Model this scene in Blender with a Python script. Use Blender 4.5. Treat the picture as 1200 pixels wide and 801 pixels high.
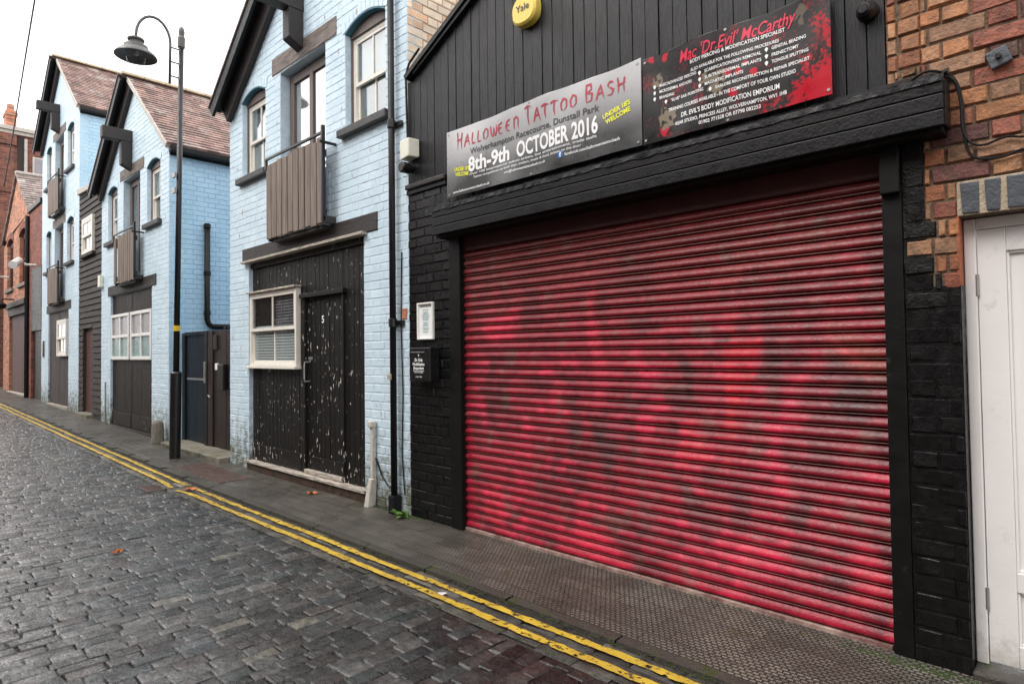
import bpy, math, random
import numpy as np
from mathutils import Vector, Matrix, noise

for o in list(bpy.data.objects):
    bpy.data.objects.remove(o, do_unlink=True)
SC = bpy.context.scene
COL = SC.collection
R = math.radians
rnd = random.Random(7)

# ------------------------------------------------------------------ camera
CAM_H = 1.35
cd = bpy.data.cameras.new('camera'); cam = bpy.data.objects.new('camera', cd); COL.objects.link(cam)
right = Vector((0.7222026639, 0.6915652005, -0.0126840721))
down = Vector((-0.0268056209, 0.0096594911, -0.9995939940))
fwd = Vector((-0.6911618992, 0.7222494498, 0.0255139448))
m = Matrix((( right.x, -down.x, -fwd.x, 0), (right.y, -down.y, -fwd.y, 0), (right.z, -down.z, -fwd.z, CAM_H), (0, 0, 0, 1)))
cam.matrix_world = m
cd.sensor_width = 36; cd.lens = 36*725/1200; cd.shift_y = -8.07/1200
cd.clip_start = 0.05; cd.clip_end = 2000
SC.camera = cam

# ------------------------------------------------------------------ world, sun, exposure
w = bpy.data.worlds.new('World'); SC.world = w; w.use_nodes = True
nt = w.node_tree; nt.nodes.clear()
out = nt.nodes.new('ShaderNodeOutputWorld'); bg = nt.nodes.new('ShaderNodeBackground')
sky = nt.nodes.new('ShaderNodeTexSky'); sky.sky_type = 'NISHITA'; sky.sun_disc = False
SUN_EL, SUN_AZ = 52, 200          # azimuth clockwise from +Y
sky.sun_elevation = R(SUN_EL); sky.sun_rotation = R(SUN_AZ)
sky.air_density = 1.0; sky.dust_density = 3.0
mx = nt.nodes.new('ShaderNodeMix'); mx.data_type = 'RGBA'; mx.inputs['Factor'].default_value = 0.82
mx.inputs[7].default_value = (10.3, 10.0, 9.7, 1)       # thick, even cloud in front of the blue sky
nt.links.new(sky.outputs[0], mx.inputs[6])
nt.links.new(mx.outputs[2], bg.inputs[0]); bg.inputs[1].default_value = 0.10
nt.links.new(bg.outputs[0], out.inputs[0])
sd = bpy.data.lights.new('sun', 'SUN'); sun = bpy.data.objects.new('sun', sd); COL.objects.link(sun)
sd.energy = 0.7; sd.angle = R(25); sd.color = (1.0, 0.97, 0.93)
az, el = R(SUN_AZ), R(SUN_EL)
dirv = Vector((math.sin(az)*math.cos(el), math.cos(az)*math.cos(el), math.sin(el)))
sun.rotation_euler = dirv.to_track_quat('Z', 'Y').to_euler()
sun.location = (0, -5, 20)
SC.view_settings.view_transform = 'Standard'; SC.view_settings.look = 'None'
SC.view_settings.exposure = 1.38; SC.view_settings.gamma = 1; SC.view_settings.use_curve_mapping = False
SC.render.engine = 'CYCLES'

# ------------------------------------------------------------------ materials
def mat(name, col, rough=.6, var=.2, vs=6., bump=.15, bs=60., col2=None, stretch=(1, 1, 1), spec=.5, attr=None,
        chips=None, chip_scale=22., chip_amt=.1, rvar=.1, metal=0., coat=0., brick=None, dirt=None, grime=None, bdist=.01, wet=None):
    M = bpy.data.materials.new(name); M.use_nodes = True; t = M.node_tree; N = t.nodes; L = t.links
    b = N['Principled BSDF']; tc = N.new('ShaderNodeTexCoord'); mp = N.new('ShaderNodeMapping')
    mp.inputs['Scale'].default_value = stretch; L.new(tc.outputs['Object'], mp.inputs[0])
    vec = mp.outputs[0]
    def nz(s, d=6, r=.6):
        n = N.new('ShaderNodeTexNoise'); n.inputs['Scale'].default_value = s; n.inputs['Detail'].default_value = d
        n.inputs['Roughness'].default_value = r; L.new(vec, n.inputs['Vector']); return n.outputs['Fac']
    def ramp(src, a, b_, c0=(0, 0, 0, 1), c1=(1, 1, 1, 1)):
        r = N.new('ShaderNodeValToRGB'); r.color_ramp.elements[0].position = a; r.color_ramp.elements[1].position = b_
        r.color_ramp.elements[0].color = c0; r.color_ramp.elements[1].color = c1; L.new(src, r.inputs[0]); return r.outputs[0]
    def mix(f, a, b_, mode='MIX'):
        x = N.new('ShaderNodeMix'); x.data_type = 'RGBA'; x.blend_type = mode
        for sock, v in ((x.inputs[0], f), (x.inputs[6], a), (x.inputs[7], b_)):
            if hasattr(v, 'is_linked') or hasattr(v, 'links'): L.new(v, sock)
            elif isinstance(v, (int, float)): sock.default_value = v
            else: sock.default_value = (*v[:3], 1)
        return x.outputs[2]
    base = None
    if attr:
        a = N.new('ShaderNodeAttribute'); a.attribute_name = attr; base = a.outputs['Color']
    c2 = col2 if col2 else tuple(min(1, c*.55) for c in col)
    f = nz(vs)
    rr = ramp(f, .32, .68)
    if attr:
        g0 = (1-var,)*3; g1 = (1+var,)*3
        cc = mix(1.0, base, mix(rr, g0, g1), 'MULTIPLY')
    else:
        cc = mix(rr, tuple(col[i]*(1-var) + c2[i]*var for i in range(3)) if not col2 else col2, tuple(min(1, c*(1+var*.4)) for c in col))
    bumpsrc = nz(bs, 4)
    if brick:            # (axis swizzle, width, height, mortar, mortar colour)
        sw, bw, bh, mo, mc = brick
        sp = N.new('ShaderNodeSeparateXYZ'); L.new(tc.outputs['Object'], sp.inputs[0])
        cb = N.new('ShaderNodeCombineXYZ')
        L.new(sp.outputs[sw[0]], cb.inputs[0]); L.new(sp.outputs[sw[1]], cb.inputs[1])
        bt = N.new('ShaderNodeTexBrick'); L.new(cb.outputs[0], bt.inputs[0])
        bt.inputs['Scale'].default_value = 1; bt.inputs['Brick Width'].default_value = bw; bt.inputs['Row Height'].default_value = bh
        bt.inputs['Mortar Size'].default_value = mo; bt.inputs['Mortar Smooth'].default_value = .3
        bt.inputs['Color1'].default_value = (.55, .55, .55, 1); bt.inputs['Color2'].default_value = (1.35, 1.35, 1.35, 1)
        bt.inputs['Mortar'].default_value = (1, 1, 1, 1)
        cc = mix(1.0, cc, bt.outputs[0], 'MULTIPLY'); cc = mix(bt.outputs['Fac'], cc, mc)
        ma = N.new('ShaderNodeMath'); ma.operation = 'MULTIPLY_ADD'; L.new(bt.outputs['Fac'], ma.inputs[0]); ma.inputs[1].default_value = -1.5
        L.new(bumpsrc, ma.inputs[2]); bumpsrc = ma.outputs[0]
    if dirt:             # (colour, scale, threshold)
        cc = mix(ramp(nz(dirt[1], 8, .7), dirt[2], dirt[2]+.12), cc, dirt[0])
    if grime:            # (colour, height it reaches)
        sz = N.new('ShaderNodeSeparateXYZ'); L.new(tc.outputs['Object'], sz.inputs[0])
        gm = N.new('ShaderNodeMapRange'); L.new(sz.outputs[2], gm.inputs[0]); gm.inputs[1].default_value = 0; gm.inputs[2].default_value = grime[1]; gm.inputs[3].default_value = .34; gm.inputs[4].default_value = 0
        ga = N.new('ShaderNodeMath'); ga.operation = 'ADD'; L.new(gm.outputs[0], ga.inputs[0]); L.new(nz(9, 8, .7), ga.inputs[1])
        cc = mix(ramp(ga.outputs[0], .60, .86), cc, grime[0])
    if chips:
        vn = N.new('ShaderNodeTexNoise'); vn.inputs['Scale'].default_value = chip_scale; vn.inputs['Detail'].default_value = 3
        mp2 = N.new('ShaderNodeMapping'); mp2.inputs['Scale'].default_value = (1.3, 1.3, .42); L.new(tc.outputs['Object'], mp2.inputs[0]); L.new(mp2.outputs[0], vn.inputs['Vector'])
        lo_ = N.new('ShaderNodeTexNoise'); lo_.inputs['Scale'].default_value = 2.3; lo_.inputs['Detail'].default_value = 2; L.new(tc.outputs['Object'], lo_.inputs['Vector'])
        sm_ = N.new('ShaderNodeMath'); sm_.operation = 'MULTIPLY_ADD'; L.new(lo_.outputs['Fac'], sm_.inputs[0]); sm_.inputs[1].default_value = .20; L.new(vn.outputs['Fac'], sm_.inputs[2])
        cc = mix(ramp(sm_.outputs[0], .875-chip_amt, .895-chip_amt), cc, chips)
    L.new(cc, b.inputs['Base Color'])
    rm = N.new('ShaderNodeMapRange'); L.new(nz(vs*1.7), rm.inputs[0]); rm.inputs[1].default_value = .3; rm.inputs[2].default_value = .7
    rm.inputs[3].default_value = max(.02, rough-rvar); rm.inputs[4].default_value = min(1, rough+rvar); L.new(rm.outputs[0], b.inputs['Roughness'])
    b.inputs['Metallic'].default_value = metal; b.inputs['Specular IOR Level'].default_value = spec
    b.inputs['Coat Weight'].default_value = coat
    if wet:              # (noise scale, threshold, roughness): a patchy film of rain water
        L.new(ramp(nz(wet[0], 6, .65), wet[1], wet[1]+.14), b.inputs['Coat Weight']); b.inputs['Coat Roughness'].default_value = wet[2]; b.inputs['Coat IOR'].default_value = 1.4
    if bump:
        bp = N.new('ShaderNodeBump'); bp.inputs['Strength'].default_value = bump; bp.inputs['Distance'].default_value = bdist
        L.new(bumpsrc, bp.inputs['Height']); L.new(bp.outputs[0], b.inputs['Normal'])
        if wet:
            b2 = N.new('ShaderNodeBump'); b2.inputs['Strength'].default_value = 1.0; b2.inputs['Distance'].default_value = .014; L.new(nz(bs*.55, 3), b2.inputs['Height']); L.new(b2.outputs[0], b.inputs['Coat Normal'])
    return M

def glass(name, refl=.25, tint=(.8, .85, .85), blend=.35):
    M = bpy.data.materials.new(name); M.use_nodes = True; t = M.node_tree; N = t.nodes; L = t.links; N.clear()
    o = N.new('ShaderNodeOutputMaterial'); tr = N.new('ShaderNodeBsdfTransparent'); tr.inputs[0].default_value = (*tint, 1)
    gl = N.new('ShaderNodeBsdfGlossy'); gl.inputs['Roughness'].default_value = .03
    ms = N.new('ShaderNodeMixShader'); fr = N.new('ShaderNodeLayerWeight'); fr.inputs[0].default_value = .5
    pw = N.new('ShaderNodeMath'); pw.operation = 'POWER'; pw.inputs[1].default_value = 3; L.new(fr.outputs['Facing'], pw.inputs[0])
    ml = N.new('ShaderNodeMath'); ml.operation = 'MULTIPLY'; ml.inputs[1].default_value = blend*2; L.new(pw.outputs[0], ml.inputs[0])
    ad = N.new('ShaderNodeMath'); ad.operation = 'ADD'; ad.use_clamp = True; ad.inputs[1].default_value = refl
    L.new(ml.outputs[0], ad.inputs[0]); L.new(ad.outputs[0], ms.inputs[0]); L.new(tr.outputs[0], ms.inputs[1]); L.new(gl.outputs[0], ms.inputs[2])
    L.new(ms.outputs[0], o.inputs[0]); return M

VW = (26, 26, 1.6)     # vertical timber grain
HW = (1.6, 26, 26)     # horizontal timber grain
MT = dict(
    blue=mat('blue_painted_brick', (.60, .73, .81), .5, .22, 3.2, .5, 55, col2=(.52, .66, .76), dirt=((.27, .34, .38), 3.5, .68), grime=((.13, .13, .09), .8), chips=(.36, .27, .22), chip_scale=16, chip_amt=.085),
    blue_j=mat('blue_painted_mortar', (.56, .68, .77), .6, .3, 16, .3, 80, dirt=((.16, .20, .23), 7, .61), grime=((.06, .06, .04), .9)),
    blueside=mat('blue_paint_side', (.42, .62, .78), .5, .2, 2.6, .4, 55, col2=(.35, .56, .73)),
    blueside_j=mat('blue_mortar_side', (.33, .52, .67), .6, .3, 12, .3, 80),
    deepblue=mat('deep_blue_paint', (.05, .17, .24), .5, .3, 10, .3, 60),
    black=mat('black_paint', (.007, .007, .008), .42, .4, 9, .25, 70, rvar=.14, spec=.3),
    blackbrick=mat('black_painted_brick', (.006, .0055, .006), .34, .5, 14, .8, 85, col2=(.004, .004, .004), rvar=.16, spec=.35, dirt=((.028, .025, .025), 22, .66), bdist=.0035),
    boards=mat('black_boarding', (.010, .010, .011), .42, .5, 3, .6, 5, stretch=VW, col2=(.006, .006, .007), rvar=.15, spec=.4),
    blackwood=mat('black_door_timber', (.007, .006, .0055), .5, .5, 2, .5, 4, stretch=VW, spec=.3, chips=(.62, .58, .52), chip_scale=34, chip_amt=.108),
    brownblack=mat('brown_black_timber', (.013, .009, .008), .5, .5, 2, .5, 4, stretch=VW, spec=.3, chips=(.3, .27, .24), chip_scale=22, chip_amt=.06),
    greydoor=mat('weathered_grey_door', (.075, .062, .058), .65, .5, 1.4, .5, 4, stretch=(18, 18, 2), col2=(.02, .017, .016), dirt=((.32, .32, .33), 5, .6)),
    cladding=mat('dark_weatherboard', (.050, .042, .036), .65, .5, 2.5, .5, 4, stretch=HW, col2=(.016, .013, .012), spec=.3, dirt=((.26, .22, .18), 2, .66)),
    beam=mat('dark_weathered_beam', (.030, .024, .022), .6, .5, 2, .6, 4, stretch=(4, 26, 26), col2=(.022, .018, .018), dirt=((.16, .13, .11), 2, .62)),
    lintel=mat('weathered_lintel', (.20, .165, .145), .7, .5, 1.5, .6, 4, stretch=(4, 26, 26), col2=(.075, .058, .052)),
    sillpaint=mat('dark_sill', (.06, .058, .06), .6, .4, 12, .5, 50),
    palewood=mat('pale_edge_timber', (.52, .47, .40), .6, .5, 2, .4, 4, stretch=(4, 26, 26), col2=(.16, .13, .11)),
    slat=mat('bare_balcony_timber', (.22, .175, .145), .7, .5, 1.2, .7, 3, stretch=(30, 30, 1.4), col2=(.11, .08, .064)),
    cream=mat('cream_window_paint', (.76, .72, .65), .45, .15, 12, .15, 60),
    creamw=mat('white_window_paint', (.78, .77, .75), .45, .12, 12, .15, 60),
    framebrown=mat('brown_window_frame', (.13, .10, .09), .5, .3, 4, .3, 5, stretch=VW),
    room=mat('dark_room', (.03, .03, .035), .9, .2, 4, 0, 10),
    curtain=mat('pale_curtain', (.85, .85, .86), .9, .05, 3, .1, 20),
    blind=mat('window_blind', (.60, .63, .63), .6, .1, 8, .05, 20),
    greenpane=mat('frosted_green_pane', (.16, .27, .27), .25, .25, 5, .1, 30),
    greypane=mat('dusty_pane', (.26, .25, .27), .25, .25, 5, .1, 30),
    glass=glass('window_glass', .20), glasslow=glass('clear_window_glass', .02, (.9, .92, .92), .2), glassw=glass('bright_window_glass', .35, (.95, .97, .97)),
    roof=mat('roof_tiles', (.30, .19, .16), .6, .3, 5, .6, 40, col2=(.19, .125, .11), brick=((1, 0), .17, .105, .004, (.09, .055, .05)), dirt=((.42, .37, .34), 3.2, .53)),
    slate=mat('roof_slates', (.33, .26, .24), .6, .3, 5, .6, 40, col2=(.20, .16, .15), brick=((1, 0), .25, .15, .005, (.09, .07, .06)), dirt=((.5, .46, .43), 2, .6)),
    ridge=mat('ridge_tile', (.42, .34, .23), .7, .4, 8, .4, 40),
    verge=mat('verge_mortar', (.50, .47, .43), .8, .4, 14, .5, 50),
    metalblack=mat('black_iron', (.008, .008, .008), .38, .3, 12, .12, 90),
    gutter=mat('black_gutter', (.007, .007, .008), .45, .3, 12, .1, 90, spec=.3),
    lampgrey=mat('lamp_grey_paint', (.085, .083, .080), .45, .3, 14, .1, 90),
    lampglass=glass('lamp_bowl_glass', 0, (.95, .95, .95), .3),
    orange=mat('brick_faces', (.5, .2, .08), .62, .38, 26, 1.0, 70, attr='Col', dirt=((.10, .062, .040), 7, .56), bdist=.006),
    mortar=mat('brick_mortar', (.17, .125, .085), .9, .5, 24, 1.0, 60, col2=(.07, .05, .038)),
    bluebrick=mat('blue_engineering_brick', (.065, .072, .085), .45, .35, 18, .5, 40),
    palemortar=mat('pale_mortar', (.42, .34, .25), .9, .4, 20, .8, 60),
    redwall=mat('far_red_brick', (.26, .075, .048), .8, .3, 3, .5, 40, col2=(.17, .045, .032), brick=((0, 2), .22, .075, .008, (.22, .13, .10))),
    redside=mat('far_red_brick_side', (.24, .075, .05), .8, .3, 3, .5, 40, col2=(.12, .05, .035), brick=((1, 2), .22, .075, .008, (.22, .14, .11))),
    salmon=mat('far_salmon_brick', (.50, .21, .12), .8, .35, 6, .5, 40, col2=(.34, .12, .065), brick=((0, 2), .22, .075, .008, (.42, .27, .2)), dirt=((.55, .38, .27), 4, .6)),
    creambrick=mat('cream_washed_brick', (.8, .6, .42), .8, .2, 9, .6, 40, attr='Col'),
    creammortar=mat('cream_brick_joint', (.46, .31, .22), .9, .3, 20, .5, 50),
    browndoor=mat('brown_door', (.020, .011, .010), .5, .4, 2, .4, 4, stretch=VW),
    bluedoor=mat('dark_blue_door', (.006, .010, .017), .45, .35, 2, .3, 4, stretch=(14, 14, 1.4), dirt=((.06, .05, .045), 3, .62)),
    riser=mat('damp_brown_riser', (.075, .042, .026), .6, .5, 3, .5, 8, stretch=(4, 20, 4), col2=(.02, .014, .010)),
    reddoor=mat('far_red_brown_door', (.085, .032, .028), .6, .4, 2, .4, 4, stretch=VW),
    white=mat('white_gloss_door', (.80, .775, .765), .38, .06, 4, .12, 30, rvar=.06, grime=((.48, .46, .42), .22)),
    whitebox=mat('white_plastic', (.78, .77, .73), .4, .1, 14, .05, 60),
    creambox=mat('cream_plastic', (.74, .73, .62), .4, .1, 14, .05, 60),
    yellowbox=mat('yellow_plastic', (.80, .60, .12), .4, .08, 12, .05, 60),
    duct=mat('dirty_white_duct', (.55, .52, .47), .55, .4, 20, .3, 60, dirt=((.18, .14, .1), 16, .62)),
    shutter=mat('painted_shutter', (.4, .02, .04), .34, .22, 30, .2, 90, attr='Col', rvar=.1, spec=.34),
    shutterbar=mat('shutter_bottom_bar', (.36, .26, .22), .5, .5, 14, .3, 60, col2=(.14, .06, .055)),
    darkred=mat('dark_red_hood', (.040, .004, .005), .5, .5, 6, .2, 60),
    guide=mat('black_guide', (.004, .004, .004), .5, .4, 8, .12, 90, spec=.25, dirt=((.03, .022, .02), 12, .6)),
    flashing=mat('black_flashing', (.007, .007, .008), .48, .5, 20, .6, 30, rvar=.14, spec=.3),
    sett=mat('wet_granite_sett', (.06, .06, .06), .29, .6, 26, 1.0, 60, attr='Col', rvar=.19, spec=.6, dirt=((.085, .082, .076), 16, .62), bdist=.006, wet=(9, .44, .10)),
    joint=mat('sett_joint_dirt', (.028, .025, .021), .7, .5, 12, .8, 80, dirt=((.030, .040, .012), 4, .62)),
    channel=mat('channel_stone', (.060, .052, .046), .42, .5, 14, .9, 90, attr='Col', rvar=.16, dirt=((.035, .045, .014), 5, .66)),
    kerb=mat('dark_kerb', (.055, .048, .041), .42, .5, 7, .8, 80, rvar=.15, dirt=((.038, .052, .014), 7, .52)),
    asphalt=mat('far_ground', (.06, .058, .055), .6, .3, .6, .4, 30),
    redpaver=mat('red_brown_paver', (.095, .052, .040), .45, .4, 12, .7, 70, col2=(.05, .03, .024)),
    concrete=mat('wet_concrete', (.20, .18, .145), .6, .4, 8, .6, 60, dirt=((.09, .10, .03), 5, .52)),
    moss=mat('moss', (.030, .050, .010), .9, .5, 20, .5, 60),
    weed=mat('weed_leaf', (.09, .20, .03), .6, .3, 20, .1, 60),
    leaf=mat('fallen_leaf', (.45, .13, .03), .6, .3, 20, .1, 60),
    litter=mat('white_litter', (.6, .58, .6), .6, .2, 20, .1, 60),
    bollard=mat('mossy_stone', (.20, .18, .15), .8, .5, 14, .8, 50, dirt=((.62, .61, .58), 9, .60)),
    steel=mat('dull_steel', (.35, .34, .33), .4, .3, 20, .1, 60, metal=.6),
    paper=mat('white_paper', (.82, .83, .82), .5, .05, 8, 0, 60),
    signblack=mat('black_sign', (.010, .010, .011), .28, .3, 12, .05, 60),
    txwhite=mat('white_print', (.85, .85, .85), .5, .02, 8, 0, 60),
    txred=mat('red_print', (.42, .03, .06), .5, .1, 8, 0, 60),
    txcrimson=mat('crimson_print', (.72, .02, .07), .5, .1, 8, 0, 60),
    txdark=mat('dark_print', (.03, .03, .035), .5, .1, 8, 0, 60),
    txyellow=mat('yellow_print', (.75, .75, .03), .5, .1, 8, 0, 60),
    txblue=mat('blue_print', (.05, .16, .5), .5, .1, 8, 0, 60),
    txpale=mat('pale_blue_print', (.30, .45, .50), .5, .1, 8, 0, 60),
    tan=mat('tan_print', (.30, .24, .17), .5, .4, 30, 0, 60),
    banner1=mat('grey_banner_vinyl', (.5, .5, .5), .32, .04, 8, .05, 60, attr='Col'),
    banner2=mat('black_red_banner_vinyl', (.5, .5, .5), .32, .04, 8, .05, 60, attr='Col', spec=.35),
    bandyellow=mat('yellow_band', (.75, .50, .02), .5, .1, 8, .05, 60),
    rust=mat('rusty_patch', (.42, .17, .09), .8, .4, 30, .6, 60),
)

# yellow line paint: worn through in flecks
def paint_mat():
    M = bpy.data.materials.new('yellow_road_paint'); M.use_nodes = True; t = M.node_tree; N = t.nodes; L = t.links
    b = N['Principled BSDF']; tc = N.new('ShaderNodeTexCoord')
    n = N.new('ShaderNodeTexNoise'); n.inputs['Scale'].default_value = 24; n.inputs['Detail'].default_value = 8; n.inputs['Roughness'].default_value = .72; L.new(tc.outputs['Object'], n.inputs[0])
    r = N.new('ShaderNodeValToRGB'); r.color_ramp.elements[0].position = .405; r.color_ramp.elements[1].position = .45; L.new(n.outputs[0], r.inputs[0])
    n2 = N.new('ShaderNodeTexNoise'); n2.inputs['Scale'].default_value = 5; n2.inputs['Detail'].default_value = 5; L.new(tc.outputs['Object'], n2.inputs[0])
    c = N.new('ShaderNodeValToRGB'); c.color_ramp.elements[0].position = .3; c.color_ramp.elements[1].position = .7
    c.color_ramp.elements[0].color = (.42, .26, .035, 1); c.color_ramp.elements[1].color = (.64, .44, .045, 1); L.new(n2.outputs[0], c.inputs[0])
    L.new(c.outputs[0], b.inputs['Base Color']); b.inputs['Roughness'].default_value = .5
    bp = N.new('ShaderNodeBump'); bp.inputs['Strength'].default_value = .6; bp.inputs['Distance'].default_value = .004; L.new(n.outputs[0], bp.inputs['Height']); L.new(bp.outputs[0], b.inputs['Normal'])
    L.new(r.outputs[0], b.inputs['Alpha']); return M
MT['yellow'] = paint_mat()

# pavement of small chequered blue-brick pads
def pave_mat():
    M = bpy.data.materials.new('chequered_paver'); M.use_nodes = True; t = M.node_tree; N = t.nodes; L = t.links
    b = N['Principled BSDF']; tc = N.new('ShaderNodeTexCoord')
    def brick(w_, h_, mo, off):
        bt = N.new('ShaderNodeTexBrick'); L.new(tc.outputs['Object'], bt.inputs[0]); bt.offset = off
        bt.inputs['Scale'].default_value = 1; bt.inputs['Brick Width'].default_value = w_; bt.inputs['Row Height'].default_value = h_
        bt.inputs['Mortar Size'].default_value = mo; bt.inputs['Mortar Smooth'].default_value = .15
        bt.inputs['Color1'].default_value = (.75, .75, .75, 1); bt.inputs['Color2'].default_value = (1.2, 1.2, 1.2, 1); bt.inputs['Mortar'].default_value = (.6, .6, .6, 1)
        return bt
    pad = brick(.031, .0225, .0044, .5); pv = brick(.216, .104, .004, .5)
    n = N.new('ShaderNodeTexNoise'); n.inputs['Scale'].default_value = 1.6; n.inputs['Detail'].default_value = 8; n.inputs['Roughness'].default_value = .7; L.new(tc.outputs['Object'], n.inputs[0])
    c = N.new('ShaderNodeValToRGB'); c.color_ramp.elements[0].position = .3; c.color_ramp.elements[1].position = .7
    c.color_ramp.elements[0].color = (.130, .121, .104, 1); c.color_ramp.elements[1].color = (.225, .207, .182, 1); L.new(n.outputs[0], c.inputs[0])
    def mix(f, a, b_, mode):
        x = N.new('ShaderNodeMix'); x.data_type = 'RGBA'; x.blend_type = mode
        if isinstance(f, float): x.inputs[0].default_value = f
        else: L.new(f, x.inputs[0])
        L.new(a, x.inputs[6])
        if isinstance(b_, tuple): x.inputs[7].default_value = b_
        else: L.new(b_, x.inputs[7])
        return x.outputs[2]
    cc = mix(1.0, c.outputs[0], pv.outputs[0], 'MULTIPLY')
    cc = mix(pad.outputs['Fac'], cc, (.040, .034, .030, 1), 'MIX')
    n3 = N.new('ShaderNodeTexNoise'); n3.inputs['Scale'].default_value = 5; n3.inputs['Detail'].default_value = 8; L.new(tc.outputs['Object'], n3.inputs[0])
    r3 = N.new('ShaderNodeValToRGB'); r3.color_ramp.elements[0].position = .66; r3.color_ramp.elements[1].position = .74; L.new(n3.outputs[0], r3.inputs[0])
    cc = mix(r3.outputs[0], cc, (.07, .075, .03, 1), 'MIX')
    n4 = N.new('ShaderNodeTexNoise'); n4.inputs['Scale'].default_value = .9; n4.inputs['Detail'].default_value = 10; n4.inputs['Roughness'].default_value = .75; L.new(tc.outputs['Object'], n4.inputs[0])
    r4 = N.new('ShaderNodeValToRGB'); r4.color_ramp.elements[0].position = .38; r4.color_ramp.elements[1].position = .62; r4.color_ramp.elements[0].color = (.6, .58, .56, 1); r4.color_ramp.elements[1].color = (1.15, 1.15, 1.12, 1); L.new(n4.outputs[0], r4.inputs[0])
    cc = mix(1.0, cc, r4.outputs[0], 'MULTIPLY')
    L.new(cc, b.inputs['Base Color'])
    mr = N.new('ShaderNodeMapRange'); L.new(n.outputs[0], mr.inputs[0]); mr.inputs[1].default_value = .3; mr.inputs[2].default_value = .7; mr.inputs[3].default_value = .20; mr.inputs[4].default_value = .46; L.new(mr.outputs[0], b.inputs['Roughness'])
    n2 = N.new('ShaderNodeTexNoise'); n2.inputs['Scale'].default_value = 120; L.new(tc.outputs['Object'], n2.inputs[0])
    ma = N.new('ShaderNodeMath'); ma.operation = 'MULTIPLY_ADD'; L.new(pad.outputs['Fac'], ma.inputs[0]); ma.inputs[1].default_value = -1.0; L.new(n2.outputs[0], ma.inputs[2])
    mb = N.new('ShaderNodeMath'); mb.operation = 'MULTIPLY_ADD'; L.new(pv.outputs['Fac'], mb.inputs[0]); mb.inputs[1].default_value = -.8; L.new(ma.outputs[0], mb.inputs[2])
    bp = N.new('ShaderNodeBump'); bp.inputs['Strength'].default_value = 1.0; bp.inputs['Distance'].default_value = .009; L.new(mb.outputs[0], bp.inputs['Height']); L.new(bp.outputs[0], b.inputs['Normal'])
    return M
MT['pave'] = pave_mat()

# ------------------------------------------------------------------ mesh helpers
def origin(o):
    v = Vector((0, 0, 0))
    while o is not None: v += Vector(o.location); o = o.parent
    return v

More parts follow.
